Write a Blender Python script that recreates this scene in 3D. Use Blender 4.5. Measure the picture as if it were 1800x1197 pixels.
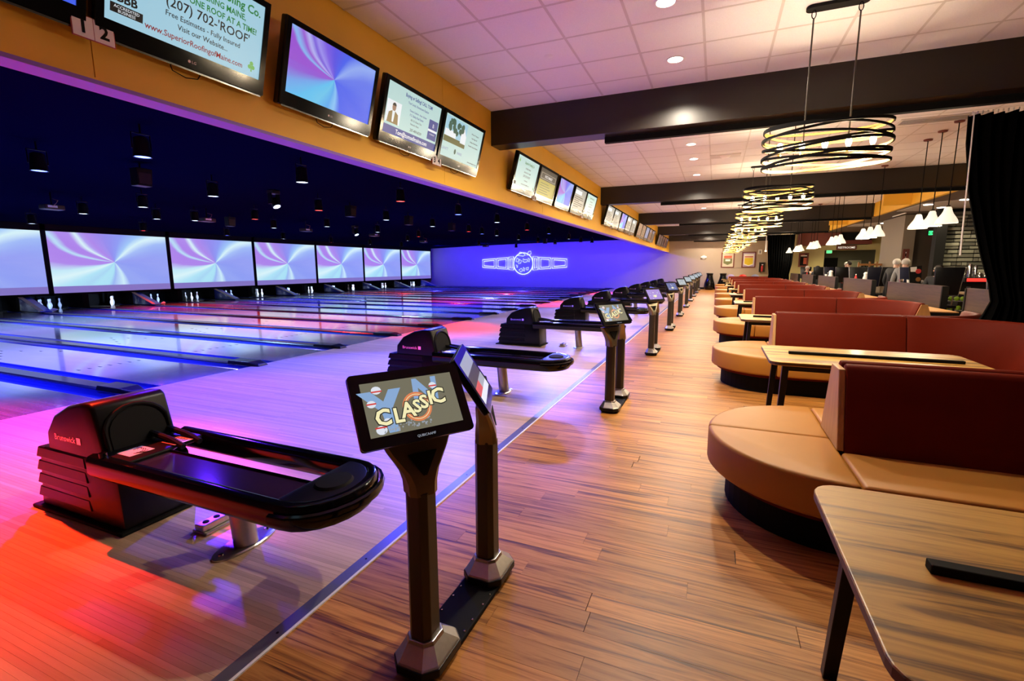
import bpy, bmesh, math, random
from mathutils import Vector, Matrix, Euler
R = math.radians
rnd = random.Random(7)
for o in list(bpy.data.objects): bpy.data.objects.remove(o)
SC = bpy.context.scene
COL = SC.collection

# ------------------------------------------------------------------ camera, world, exposure
cam = bpy.data.cameras.new('camera'); camo = bpy.data.objects.new('camera', cam); COL.objects.link(camo)
cam.sensor_width = 36; cam.lens = 838.07/1800*36; cam.clip_start = .02; cam.clip_end = 200
_y, _p, _r = R(22.939), R(-8.745), R(.127)
_f = Vector((-math.sin(_y)*math.cos(_p), math.cos(_y)*math.cos(_p), math.sin(_p)))
_ri = Vector((math.cos(_y), math.sin(_y), 0)); _d = _f.cross(_ri)
_r1 = math.cos(_r)*_ri + math.sin(_r)*_d; _d1 = -math.sin(_r)*_ri + math.cos(_r)*_d
m = Matrix((_r1, -_d1, -_f)).transposed().to_4x4(); m.translation = (0, 0, 1.5)
camo.matrix_world = m
SC.camera = camo
w = bpy.data.worlds.new('world'); SC.world = w; w.use_nodes = True
w.node_tree.nodes['Background'].inputs[0].default_value = (.02, .02, .03, 1)
w.node_tree.nodes['Background'].inputs[1].default_value = .3
vs = SC.view_settings
vs.view_transform = 'Standard'; vs.look = 'None'; vs.gamma = 1; vs.use_curve_mapping = False
vs.exposure = -0.08

BLUE = (.035, .04, 1.0); PALE = (.26, .30, 1.0); RED = (1.0, .02, .03); WARM = (1.0, .80, .52); VIO = (.30, .12, 1.0)
def spot(x, y, z, tx, ty, tz, col, watt, size=70, blend=.6, rad=.08):
    l = bpy.data.lights.new('spot_lamp', 'SPOT'); l.color = col; l.energy = watt; l.spot_size = R(size); l.spot_blend = blend
    l.shadow_soft_size = rad
    o = bpy.data.objects.new('spot_lamp', l); COL.objects.link(o); o.location = (x, y, z)
    o.rotation_euler = (Vector((tx, ty, tz))-Vector((x, y, z))).to_track_quat('-Z', 'Y').to_euler(); return o
def point(x, y, z, col, watt, rad=.05):
    l = bpy.data.lights.new('bulb_lamp', 'POINT'); l.color = col; l.energy = watt; l.shadow_soft_size = rad
    o = bpy.data.objects.new('bulb_lamp', l); COL.objects.link(o); o.location = (x, y, z); return o
# coloured stage lamps under the dark lane ceiling, one colour per pair of lanes
DEEP = (.02, .012, 1.0)
# approach: lamps behind the bulkhead, shining back towards the near end
PINK = (.14, .16, 1.0)
spot(-4.7, 1.85, 3.15, -4.4, 1.05, 0, (1., .04, .010), 2500, 78, .95, .04)
spot(-8.0, 1.9, 2.95, -6.8, 1.0, 0, (1., .008, .2), 1700, 72, .8)
spot(-4.6, 6.4, 3.15, -4.5, 4.9, 0, BLUE, 4800, 84, .8)
spot(-6.8, 4.4, 2.9, -5.2, 3.4, 0, (.09, .015, 1.), 2500, 70, .9)
spot(-5.2, 9.0, 3.15, -4.4, 7.6, 0, (.09, .11, 1.), 1700, 100, .8)
spot(-7.0, 10.8, 2.9, -6.4, 10.2, 0, RED, 1300, 66, .6)
for k in range(3, 9):
    spot(-4.6, 3.4+3.5*k, 3.15, -3.9, .9+3.5*k, 0, [PINK, PINK, BLUE, PINK, PINK, BLUE][k-3], [1300, 1400, 2000, 1300, 1300, 1800][k-3], 88, .6)
for y in (18.8, 27.4): spot(-7.2, y, 2.9, -6.4, y, 0, RED, 1500, 70, .6)
# lanes
SKY = (.24, .46, 1.0)
for (x, y, c, e) in [(-9.5, 2.8, BLUE, 2500), (-10.5, 4.6, (.18, .16, 1.), 3600), (-10.5, 7.0, SKY, 3800), (-16.5, 4.8, (.12, .14, 1.), 4200), (-17, 7.6, SKY, 4000), (-10.5, 10.0, RED, 3000), (-14.5, 10.2, RED, 2400), (-19, 12.3, RED, 2600), (-18.5, 10.0, BLUE, 2500),
                     (-10.5, 13.2, SKY, 3400), (-11, 15.9, BLUE, 4000), (-17.5, 15.6, BLUE, 4400), (-11.5, 18.9, RED, 3200), (-11.5, 22.3, SKY, 3200), (-18, 19.4, SKY, 3400),
                     (-18, 23.4, RED, 2600), (-12, 25.8, RED, 3000), (-12.5, 29.8, BLUE, 4000), (-18.5, 28.0, BLUE, 4000)]:
    spot(x, y, 2.85, x+.3, y, 0, c, e*.75, 112, .8)
# pin lamps without fixtures, added unseen and low in front of the screens
for n in range(15):
    y = 7.785+1.75*n
    spot(-21.55, y, .30, -22.6, y, .12, [(.50, .65, 1.), (.30, .48, 1.)][n % 2], 110, 66, .8, .03)
for x, e in [(-19.5, 1700), (-16, 2000), (-12.5, 2000), (-9, 2000), (-5.6, 1700)]:
    spot(x, 31.2, 3.0, x+.3, 34.8, 1.1, DEEP, e, 120, .9)

# ------------------------------------------------------------------ materials
def nt(name):
    m = bpy.data.materials.new(name); m.use_nodes = True; t = m.node_tree
    return m, t, t.nodes['Principled BSDF']
def mat(name, col, rough=.5, metal=0., em=None, es=0., coat=0., var=0., nscale=30, bump=0., spec=.5):
    m, t, b = nt(name)
    b.inputs['Base Color'].default_value = (*col, 1); b.inputs['Roughness'].default_value = rough; b.inputs['Metallic'].default_value = metal
    b.inputs['Coat Weight'].default_value = coat; b.inputs['Coat Roughness'].default_value = .08; b.inputs['Specular IOR Level'].default_value = spec
    if em: b.inputs['Emission Color'].default_value = (*em, 1); b.inputs['Emission Strength'].default_value = es
    if var or bump:
        tc = t.nodes.new('ShaderNodeTexCoord'); n = t.nodes.new('ShaderNodeTexNoise'); n.inputs['Scale'].default_value = nscale; n.inputs['Detail'].default_value = 5
        t.links.new(tc.outputs['Object'], n.inputs['Vector'])
        if var:
            mx = t.nodes.new('ShaderNodeMix'); mx.data_type = 'RGBA'; mx.inputs[6].default_value = (*[c*(1-var) for c in col], 1); mx.inputs[7].default_value = (*[min(1, c*(1+var)) for c in col], 1)
            t.links.new(n.outputs['Fac'], mx.inputs[0]); t.links.new(mx.outputs[2], b.inputs['Base Color'])
        if bump:
            bp = t.nodes.new('ShaderNodeBump'); bp.inputs['Strength'].default_value = bump; bp.inputs['Distance'].default_value = .004
            t.links.new(n.outputs['Fac'], bp.inputs['Height']); t.links.new(bp.outputs[0], b.inputs['Normal'])
    return m
def ramp(t, stops):
    r = t.nodes.new('ShaderNodeValToRGB'); e = r.color_ramp.elements
    while len(e) > 1: e.remove(e[-1])
    e[0].position = stops[0][0]; e[0].color = (*stops[0][1], 1)
    for p, c in stops[1:]:
        q = e.new(p); q.color = (*c, 1)
    return r
def wood(name, stops, scale=(1.2, 22, 22), rough=.35, coat=.0, rand=.0, lines=0., dist=1.2, objcoord=False, spec=.5):
    # grain stretched along x, per-object shift and tint, optional strip joints across y
    m, t, b = nt(name); L = t.links.new
    b.inputs['Roughness'].default_value = rough; b.inputs['Coat Weight'].default_value = coat; b.inputs['Coat Roughness'].default_value = .12; b.inputs['Specular IOR Level'].default_value = spec
    if objcoord: pos = t.nodes.new('ShaderNodeTexCoord').outputs['Object']
    else: pos = t.nodes.new('ShaderNodeNewGeometry').outputs['Position']
    oi = t.nodes.new('ShaderNodeObjectInfo')
    ad = t.nodes.new('ShaderNodeVectorMath'); ad.operation = 'MULTIPLY_ADD'; L(oi.outputs['Random'], ad.inputs[0]); ad.inputs[1].default_value = (37, 11, 5); L(pos, ad.inputs[2])
    mp = t.nodes.new('ShaderNodeMapping'); mp.inputs['Scale'].default_value = scale; L(ad.outputs[0], mp.inputs['Vector'])
    n = t.nodes.new('ShaderNodeTexNoise'); n.inputs['Scale'].default_value = 1; n.inputs['Detail'].default_value = 7; n.inputs['Roughness'].default_value = .62; n.inputs['Distortion'].default_value = dist
    L(mp.outputs[0], n.inputs['Vector'])
    r = ramp(t, stops); L(n.outputs['Fac'], r.inputs[0]); out = r.outputs[0]
    if rand:
        hs = t.nodes.new('ShaderNodeHueSaturation'); mr = t.nodes.new('ShaderNodeMapRange'); L(oi.outputs['Random'], mr.inputs[0]); mr.inputs[3].default_value = 1-rand; mr.inputs[4].default_value = 1+rand
        L(mr.outputs[0], hs.inputs['Value']); L(out, hs.inputs['Color']); out = hs.outputs[0]
    if lines:
        sp = t.nodes.new('ShaderNodeSeparateXYZ'); L(pos, sp.inputs[0])
        br = t.nodes.new('ShaderNodeTexBrick'); br.inputs['Scale'].default_value = 1; br.inputs['Mortar Size'].default_value = .0011; br.inputs['Brick Width'].default_value = 1.6; br.inputs['Row Height'].default_value = lines
        br.inputs['Color1'].default_value = (.82, .82, .82, 1); br.inputs['Color2'].default_value = (1.08, 1.08, 1.08, 1); br.inputs['Mortar'].default_value = (.45, .45, .45, 1); L(pos, br.inputs['Vector'])
        mx = t.nodes.new('ShaderNodeMix'); mx.data_type = 'RGBA'; mx.blend_type = 'MULTIPLY'; mx.inputs[0].default_value = 1; L(out, mx.inputs[6]); L(br.outputs['Color'], mx.inputs[7]); out = mx.outputs[2]
    L(out, b.inputs['Base Color']); return m
def tunnel(name, strength, sat=False):
    # streaks of light rushing out of one point, as shown on a video screen
    m, t, b = nt(name); L = t.links.new
    tc = t.nodes.new('ShaderNodeTexCoord'); sp = t.nodes.new('ShaderNodeSeparateXYZ'); L(tc.outputs['Generated'], sp.inputs[0])
    def mth(op, a, c=None):
        q = t.nodes.new('ShaderNodeMath'); q.operation = op
        for i, v in enumerate((a, c)):
            if v is None: continue
            if isinstance(v, (int, float)): q.inputs[i].default_value = v
            else: L(v, q.inputs[i])
        return q.outputs[0]
    u = mth('MULTIPLY', mth('SUBTRACT', sp.outputs['Y'], .5), 1.6); v = mth('SUBTRACT', sp.outputs['Z'], .5)
    ang = mth('ARCTAN2', v, u); a01 = mth('ADD', mth('DIVIDE', ang, 2*math.pi), .5)   # 0 = left, .25 down, .5 right, .75 up
    rad = mth('SQRT', mth('ADD', mth('MULTIPLY', u, u), mth('MULTIPLY', v, v)))
    if sat:
        P = (.34, .08, .72); CY = (.10, .58, .98); WH = (.42, .50, 1.); BL = (.05, .12, .95)
        st = [(0, P), (.05, (.30, .10, .75)), (.09, (.16, .40, .92)), (.14, CY), (.2, (.14, .62, .95)), (.27, (.08, .42, .95)), (.31, (.25, .6, 1.)), (.35, BL), (.45, BL), (.56, (.12, .20, .95)), (.63, (.30, .45, 1.)), (.69, BL), (.77, (.10, .08, .85)),
              (.83, (.20, .10, .85)), (.88, (.36, .3, .95)), (.905, (.2, .1, .8)), (.93, (.5, .5, 1.)), (.95, P), (.975, (.25, .55, 1.)), (.985, P), (1, P)]
    else:
        P = (.42, .22, .86); CY = (.42, .80, .96); WH = (.72, .95, 1.); BL = (.22, .40, .98)
        st = [(0, P), (.035, P), (.06, (.55, .85, .97)), (.085, WH), (.12, CY), (.16, (.38, .70, .93)), (.19, CY), (.24, (.40, .78, .95)), (.27, (.30, .46, .92)), (.33, (.62, .88, 1.)), (.36, (.28, .38, .93)), (.43, (.26, .34, .93)), (.53, (.28, .33, .93)), (.6, (.34, .5, .97)), (.635, WH), (.665, (.34, .58, .98)), (.72, (.26, .32, .94)),
              (.8, (.30, .24, .88)), (.87, P), (.895, (.42, .3, .9)), (.915, WH), (.935, P), (.965, P), (.982, (.5, .8, .98)), (.992, P), (1, P)]
    r = ramp(t, st)
    cmb = t.nodes.new('ShaderNodeCombineXYZ'); L(mth('MULTIPLY', a01, 14.), cmb.inputs[0]); L(mth('MULTIPLY', rad, 1.0), cmb.inputs[1])
    n = t.nodes.new('ShaderNodeTexNoise'); n.inputs['Scale'].default_value = 1; n.inputs['Detail'].default_value = 3; L(cmb.outputs[0], n.inputs['Vector'])
    n2 = t.nodes.new('ShaderNodeTexNoise'); n2.inputs['Scale'].default_value = 1.1; n2.inputs['Detail'].default_value = 0; cm2 = t.nodes.new('ShaderNodeCombineXYZ'); L(u, cm2.inputs[0]); L(v, cm2.inputs[1]); L(cm2.outputs[0], n2.inputs['Vector'])
    sw = mth('ADD', mth('MULTIPLY', mth('SUBTRACT', n2.outputs['Fac'], .5), .09), mth('MULTIPLY', rad, .045))
    L(mth('ADD', mth('ADD', a01, sw), mth('MULTIPLY', mth('SUBTRACT', n.outputs['Fac'], .5), .03)), r.inputs[0])
    mx = t.nodes.new('ShaderNodeMix'); mx.data_type = 'RGBA'; L(mth('MULTIPLY', mth('POWER', n.outputs['Fac'], 2.5), .3 if not sat else .08), mx.inputs[0]); L(r.outputs[0], mx.inputs[6]); mx.inputs[7].default_value = (.7, .8, 1., 1)
    b.inputs['Base Color'].default_value = (.01, .01, .01, 1); b.inputs['Roughness'].default_value = .35
    L(mx.outputs[2], b.inputs['Emission Color']); b.inputs['Emission Strength'].default_value = strength
    return m
def glow(name, col, s): return mat(name, (.02, .02, .02), .3, em=col, es=s)

M = {}
FL = [(.26, (.030, .009, .002)), (.37, (.16, .053, .010)), (.46, (.39, .155, .028)), (.58, (.55, .25, .055)), (.68, (.43, .175, .034)), (.76, (.22, .08, .015))]
M['floor'] = wood('vinyl_wood_floor', FL, (1.0, 26, 26), .42, 0, rand=.22, spec=.3)
M['floor_far'] = wood('vinyl_wood_floor_far', FL, (1.0, 26, 26), .40, 0, lines=.125, spec=.3)
MP = [(.2, (.50, .33, .19)), (.5, (.62, .43, .26)), (.8, (.70, .50, .32))]
M['maple'] = wood('maple_boards', MP, (.9, 30, 30), .36, 0, rand=.13, dist=.4, spec=.25)
M['maple_far'] = wood('maple_boards_far', MP, (.9, 30, 30), .36, 0, lines=.0265, dist=.4, spec=.25)
M['lane'] = wood('oiled_lane', [(.2, (.30, .25, .21)), (.8, (.42, .36, .30))], (.7, 30, 30), .06, .7, lines=.0265, dist=.3)
M['table'] = wood('walnut_table', [(.33, (.035, .014, .003)), (.42, (.17, .08, .014)), (.50, (.44, .24, .040)), (.60, (.56, .32, .062)), (.70, (.34, .175, .03))], (.75, 10, 10), .42, .05, rand=.0, objcoord=True)
M['panel'] = wood('grey_wood_panel', [(.28, (.012, .006, .003)), (.48, (.045, .024, .014)), (.62, (.065, .036, .021)), (.75, (.03, .016, .009))], (18, 1.1, 18), .45)
M['maplecap'] = wood('honey_wood', [(.3, (.38, .19, .06)), (.7, (.52, .28, .10))], (16, 16, 1.2), .4, objcoord=True)
M['ochre'] = mat('ochre_paint', (.86, .49, .035), .55, var=.08, nscale=2)
M['purple'] = mat('purple_lit_edge', (.25, .12, .55), .5)  # purple lamp light on the bulkhead's underside, put into the colour
M['beam'] = mat('dark_brown_paint', (.014, .009, .006), .36, var=.15, nscale=3)
M['tile'] = mat('acoustic_tile', (.80, .78, .76), .9, var=.10, nscale=140, bump=.5)
M['grid'] = mat('ceiling_grid', (.60, .56, .52), .5)
M['darkceil'] = mat('dark_lane_ceiling', (.0022, .0022, .016), .95, spec=0.)
M['black'] = mat('black_plastic', (.004, .004, .005), .35, spec=.25)
M['gloss'] = mat('gloss_black', (.003, .003, .004), .12, spec=.35)
M['matte'] = mat('matte_black', (.006, .006, .006), .75, spec=.15)
M['charcoal'] = mat('charcoal_metal', (.050, .043, .032), .38, .45)
M['bronze'] = mat('bronze_metal', (.26, .215, .14), .32, .75)
M['steel'] = mat('brushed_steel', (.42, .40, .37), .32, .95, var=.12, nscale=60)
M['chrome'] = mat('chrome', (.75, .74, .72), .12, 1.)
M['strip'] = mat('grey_strip', (.20, .20, .22), .35, .5)
M['white'] = mat('white_plastic', (.80, .78, .74), .4)
M['red'] = mat('red_vinyl', (.115, .011, .004), .55, var=.1, nscale=5, bump=.08, spec=.06)
M['tan'] = mat('tan_vinyl', (.42, .18, .028), .48, var=.08, nscale=5, bump=.06, spec=.3)
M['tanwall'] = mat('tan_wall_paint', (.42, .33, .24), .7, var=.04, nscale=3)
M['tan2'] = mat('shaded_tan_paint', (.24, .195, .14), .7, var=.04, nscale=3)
M['olive'] = mat('olive_wall_paint', (.52, .48, .22), .7, var=.05, nscale=3)
M['dkwall'] = mat('dark_brown_wall', (.06, .045, .032), .7)
M['maroon'] = mat('maroon_paint', (.16, .035, .022), .6)
M['gold'] = mat('gold_leaf', (.85, .55, .16), .35, .6)
M['bulb'] = glow('lit_bulb', (1., .82, .5), 26)
M['lampglass'] = mat('lit_opal_glass', (.9, .85, .75), .3, em=(1., .88, .68), es=.95)
M['dlens'] = glow('downlight_lens', (1., .93, .80), 14)
M['bluelens'] = glow('blue_led', (.10, .16, 1.), 9); M['palelens'] = glow('pale_led', (.55, .68, 1.), 7); M['redlens'] = glow('red_led', (1., .05, .03), 7)
M['neon'] = glow('blue_neon', (.32, .38, 1.), 3.2)
M['neonfill'] = mat('frosted_blue_disc', (.3, .3, .8), .4, em=(.1, .1, .9), es=.25)
M['curtain'] = mat('black_velvet', (.0012, .0012, .0012), 1., spec=.02)
M['pin'] = mat('white_pin', (.85, .83, .80), .25, coat=.4); M['pinred'] = mat('pin_stripe', (.6, .03, .03), .3)
M['gutter'] = mat('blue_lit_gutter', (.03, .05, .35), .22, coat=.4)  # blue lamp light in the gutters put into the colour; ball lift covers share it
M['cap'] = mat('black_divider', (.012, .012, .02), .25, coat=.3)
M['tun1'] = tunnel('lane_screen_picture', 1.0); 
M['tun2'] = tunnel('monitor_picture', .9, True)
M['stone'] = mat('grey_stone', (.13, .12, .10), .85, bump=.6, nscale=9)
_t = M['stone'].node_tree; _oi = _t.nodes.new('ShaderNodeObjectInfo'); _rp = ramp(_t, [(0, (.045, .045, .04)), (.5, (.12, .115, .095)), (.8, (.20, .20, .16)), (1, (.30, .30, .25))])
_t.links.new(_oi.outputs['Random'], _rp.inputs[0]); _t.links.new(_rp.outputs[0], _t.nodes['Principled BSDF'].inputs['Base Color'])
M['skin'] = mat('skin', (.55, .33, .24), .5); M['grey'] = mat('grey_cloth', (.25, .25, .26), .8); M['dkcloth'] = mat('dark_cloth', (.012, .012, .016), .8)
M['redcloth'] = mat('red_cloth', (.5, .03, .03), .8); M['greyhair'] = mat('grey_hair', (.55, .53, .5), .7); M['dkhair'] = mat('dark_hair', (.02, .013, .01), .6)
M['green'] = mat('lime_green', (.30, .55, .03), .2, coat=.5)
M['navy'] = mat('navy_vinyl', (.006, .007, .020), .5, spec=.2)
M['copper'] = mat('copper_wood', (.30, .13, .035), .4)
M['beige'] = mat('beige_laminate', (.42, .30, .16), .5)

# ------------------------------------------------------------------ mesh helpers
class B:
    def __init__(s): s.v = []; s.f = []
    def add(s, vs, fs):
        k = len(s.v); s.v += [tuple(v) for v in vs]; s.f += [tuple(i+k for i in f) for f in fs]; return s
    def box(s, x0, y0, z0, x1, y1, z1):
        return s.add([(x0,y0,z0),(x1,y0,z0),(x1,y1,z0),(x0,y1,z0),(x0,y0,z1),(x1,y0,z1),(x1,y1,z1),(x0,y1,z1)],
                     [(3,2,1,0),(4,5,6,7),(0,1,5,4),(1,2,6,5),(2,3,7,6),(3,0,4,7)])
    def cbox(s, cx, cy, cz, sx, sy, sz): return s.box(cx-sx/2, cy-sy/2, cz-sz/2, cx+sx/2, cy+sy/2, cz+sz/2)
    def loft(s, rings, closed=True, caps=True):
        n = len(rings[0]); fs = []
        for i in range(len(rings)-1):
            for j in range(n if closed else n-1):
                a = i*n+j; b = i*n+(j+1) % n; fs.append((a, b, b+n, a+n))
        if caps and closed: fs.append(tuple(range(n))[::-1]); k = (len(rings)-1)*n; fs.append(tuple(range(k, k+n)))
        return s.add([p for r in rings for p in r], fs)
    def cyl(s, p0, p1, r0, r1=None, n=16):
        p0 = Vector(p0); p1 = Vector(p1); r1 = r0 if r1 is None else r1
        q = (p1-p0).to_track_quat('Z', 'Y'); u = q @ Vector((1,0,0)); v = q @ Vector((0,1,0))
        return s.loft([[c+(u*math.cos(a)+v*math.sin(a))*r for a in (2*math.pi*i/n for i in range(n))] for c, r in ((p0, r0), (p1, r1))])
    def lathe(s, prof, n=24, c=(0,0,0)):
        return s.loft([[(c[0]+r*math.cos(a), c[1]+r*math.sin(a), c[2]+z) for a in (2*math.pi*i/n for i in range(n))] for r, z in prof])
    def prism(s, poly, z0, z1): return s.loft([[(x, y, z0) for x, y in poly], [(x, y, z1) for x, y in poly]])
    def prismx(s, poly, x0, x1): return s.loft([[(x0, y, z) for y, z in poly], [(x1, y, z) for y, z in poly]])
    def prismy(s, poly, y0, y1): return s.loft([[(x, y1, z) for x, z in poly], [(x, y0, z) for x, z in poly]])
    def tube(s, path, r, n=8, closed=False):
        P = [Vector(p) for p in path]; k = len(P); rings = []
        for i in range(k):
            d = (P[(i+1) % k]-P[i-1]) if closed else (P[min(i+1, k-1)]-P[max(i-1, 0)])
            q = d.to_track_quat('Z', 'Y'); u = q @ Vector((1,0,0)); v = q @ Vector((0,1,0))
            rr = r[i] if isinstance(r, (list, tuple)) else r
            rings.append([P[i]+(u*math.cos(a)+v*math.sin(a))*rr for a in (2*math.pi*j/n for j in range(n))])
        if closed: rings.append(rings[0])
        return s.loft(rings, caps=not closed)
    def sphere(s, c, r, n=12, m=8, sx=1, sy=1, sz=1):
        return s.lathe2([(r*math.sin(math.pi*i/m), -r*math.cos(math.pi*i/m)) for i in range(m+1)], n, c, sx, sy, sz)
    def lathe2(s, prof, n, c, sx, sy, sz):
        return s.loft([[(c[0]+sx*max(r, 1e-4)*math.cos(a), c[1]+sy*max(r, 1e-4)*math.sin(a), c[2]+sz*z) for a in (2*math.pi*i/n for i in range(n))] for r, z in prof])
    def sweep(s, path, prof):
        # path of (x, y, nx, ny): profile (offset along normal, z)
        return s.loft([[(x+nx*a, y+ny*a, z) for a, z in prof] for x, y, nx, ny in path])
    def mesh(s, name, mats, smooth=False, bevel=0, seg=2):
        me = bpy.data.meshes.new(name); me.from_pydata(s.v, [], s.f)
        bm = bmesh.new(); bm.from_mesh(me)
        bmesh.ops.recalc_face_normals(bm, faces=bm.faces)
        if bevel:
            bm.normal_update()
            es = [e for e in bm.edges if len(e.link_faces) == 2 and e.calc_face_angle() > R(32)]
            bmesh.ops.bevel(bm, geom=es, offset=bevel, segments=seg, profile=.5, affect='EDGES', clamp_overlap=True)
        bm.to_mesh(me); bm.free()
        for mm in (mats if isinstance(mats, list) else [mats]): me.materials.append(mm)
        if smooth:
            me.polygons.foreach_set('use_smooth', [True]*len(me.polygons))
            try: me.set_sharp_from_angle(angle=R(38))
            except Exception: pass
        return me
    def build(s, name, mats, parent=None, smooth=False, bevel=0, seg=2, label=None):
        return ob(name, s.mesh(name, mats, smooth, bevel, seg), parent, label)
def ob(name, me, parent=None, label=None):
    o = bpy.data.objects.new(name, me); COL.objects.link(o)
    if parent: o.parent = parent
    if label: o['label'] = label
    return o
def E(name, label, cat, loc=(0,0,0), rz=0, group=None):
    o = bpy.data.objects.new(name, None); COL.objects.link(o); o.location = loc; o.rotation_euler = (0, 0, rz); o.empty_display_size = .1
    return tag(o, label, cat, group)
def tag(o, label, cat, group=None):
    o['label'] = label; o['category'] = cat
    if group: o['group'] = group
    return o
def struct(o, label=None):
    o['kind'] = 'structure'
    if label: o['label'] = label
    return o
KIDS = {}
def dup(root, loc, rz=None, label=None):
    kids = {}
    for o in COL.objects:
        if o.parent: kids.setdefault(o.parent.name, []).append(o)
    def rec(o, par):
        c = o.copy(); COL.objects.link(c); c.parent = par
        for k in kids.get(o.name, []): rec(k, c)
        return c
    r = rec(root, None); r.location = loc
    if rz is not None: r.rotation_euler = (0, 0, rz)
    if label: r['label'] = label
    return r
def lookup(root, name):
    return [c for c in root.children if c.name.split('.')[0] == name]
ORX = Matrix(((0,0,1),(1,0,0),(0,1,0))).to_4x4()      # reads from +x
ORY = Matrix(((1,0,0),(0,0,-1),(0,1,0))).to_4x4()     # reads from -y
def txt(body, size, mm, parent, loc, orient=ORX, name='lettering', align='CENTER', bold=0., sx=1., rot=0., shear=0., ext=.0005):
    cu = bpy.data.curves.new('t', 'FONT'); cu.body = body; cu.size = size; cu.align_x = align; cu.offset = bold*size; cu.extrude = ext; cu.shear = shear; cu.resolution_u = 2
    to = bpy.data.objects.new('t', cu); me = bpy.data.meshes.new_from_object(to)
    bpy.data.objects.remove(to); bpy.data.curves.remove(cu)
    me.transform(Matrix.Translation(loc) @ orient @ Matrix.Rotation(rot, 4, 'Z') @ Matrix.Diagonal((sx, 1, 1, 1)))
    me.materials.clear(); me.materials.append(mm); me.name = name
    return ob(name, me, parent)
ORD = ['first', 'second', 'third', 'fourth', 'fifth', 'sixth', 'seventh', 'eighth', 'ninth', 'tenth', 'eleventh', 'twelfth', 'thirteenth', 'fourteenth', 'fifteenth', 'sixteenth', 'seventeenth', 'eighteenth', 'nineteenth', 'twentieth']
P = 3.5; YF = 34.8; HC = 3.65; YB = -2.2

# ------------------------------------------------------------------ the setting: floors
fl = struct(B().box(-1.545, YB, -.2, 9.2, YF, -.012).build('floor', M['dkwall']), 'concourse floor of reddish brown wood planks')
def planks(parent, x0, x1, y0, y1, pw, pl, mm, name, gap=.0012, h=.012, z=0., stuff=False):
    cache = {}; big = B(); y = y0; k = 0
    while y < y1-.01:
        x = x0 - (rnd.random()*pl*.9); ye = min(y+pw, y1)
        while x < x1-.005:
            xa = max(x, x0); xb = min(x+pl, x1)
            if xb-xa > .02:
                if stuff: big.box(xa+gap/2, y+gap/2, z-h, xb-gap/2, ye-gap/2, z)
                else:
                    key = (round(xb-xa, 2), round(ye-y, 4))
                    if key not in cache: cache[key] = B().box(-(xb-xa)/2+gap/2, -(ye-y)/2+gap/2, -h, (xb-xa)/2-gap/2, (ye-y)/2-gap/2, 0).mesh(name, mm)
                    o = ob(name, cache[key], parent); o.location = ((xa+xb)/2, (y+ye)/2, z); k += 1
            x += pl
        y += pw
    if stuff: o = big.build(name, mm, parent); o['kind'] = 'stuff'
    return k
planks(fl, -1.545, 1.25, .5, 8.0, .125, 1.2, M['floor'], 'plank')
planks(fl, 1.25, 4.2, .5, 8.0, .125, 1.2, M['floor'], 'plank_field', stuff=True)
planks(fl, -1.545, 4.2, 8.0, 20, .125, 1.2, M['floor_far'], 'plank_field', stuff=True)
B().box(-1.545, YB, -.012, 9.2, .5, 0).box(4.2, .5, -.012, 9.2, YF, 0).box(-1.545, 20, -.012, 4.2, YF, 0).build('plank_field', M['floor_far'], fl)
fa = struct(B().box(-6.5, YB, -.2, -1.62, YF, -.012).build('floor', M['dkwall']), 'pale maple approach floor in front of the lanes')
planks(fa, -6.5, -1.62, .45, 3.3, .0265, 3.4, M['maple'], 'board', gap=.0007)
planks(fa, -6.5, -1.62, 3.3, 9, .0265, 3.4, M['maple_far'], 'board_field', gap=.0007, stuff=True)
B().box(-6.5, YB, -.012, -1.62, .45, 0).box(-6.5, 9, -.012, -1.62, YF, 0).build('board_field', M['maple_far'], fa)
struct(B().box(-1.62, YB, -.05, -1.556, YF, .004).build('trim_1', M['strip']), 'grey metal strip between approach and concourse')
struct(B().box(-1.556, YB, -.05, -1.543, YF, .007).build('trim_2', M['white']), 'thin white edging beside the grey metal strip')
sc_ = B()
for i in range(60): sc_.cyl((-1.588, .7+.55*i, .003), (-1.588, .7+.55*i, .0052), .006, n=8)
o = sc_.build('screw', M['black'], bpy.data.objects['trim_1']); o['kind'] = 'stuff'
# ceiling over the concourse: a slab, lay-in tiles and their grid
ce = struct(B().box(-3.02, YB, HC+.02, 4.9, YF, HC+.3).build('ceiling', M['tile']), 'tiled ceiling above the concourse')
tl = .61; tx0 = -.225-5*tl; ty0 = 4.72-6*tl
tcache = {}
def tile_at(i, j, big=None):
    xa = max(tx0+i*tl, -3.02); xb = min(tx0+(i+1)*tl, 4.9); ya = ty0+j*tl; yb = ya+tl
    if xb-xa < .03: return
    if big is not None: big.box(xa+.008, ya+.008, HC-.004, xb-.008, yb-.008, HC+.02); return
    k = round(xb-xa, 3)
    if k not in tcache: tcache[k] = B().box(-(xb-xa)/2+.008, -tl/2+.008, -.004, (xb-xa)/2-.008, tl/2-.008, .02).mesh('ceiling_tile', M['tile'], bevel=.003, seg=1)
    o = ob('ceiling_tile', tcache[k], ce); o.location = ((xa+xb)/2, (ya+yb)/2, HC)
big = B()
for j in range(-3, 52):
    for i in range(-1, 14):
        if ty0+j*tl > YF-.3: continue
        if 2 <= j <= 19 and i <= 12: tile_at(i, j)
        else: tile_at(i, j, big)
o = big.build('ceiling_tile_field', M['tile'], ce); o['kind'] = 'stuff'
g = B()
for i in range(-1, 14): g.box(tx0+i*tl-.012, YB, HC-.006, tx0+i*tl+.012, YF, HC+.02)
for j in range(-3, 52): g.box(-3.02, ty0+j*tl-.012, HC-.0055, 4.9, ty0+j*tl+.012, HC+.02)
g.build('ceiling_grid', M['grid'], ce)
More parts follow.
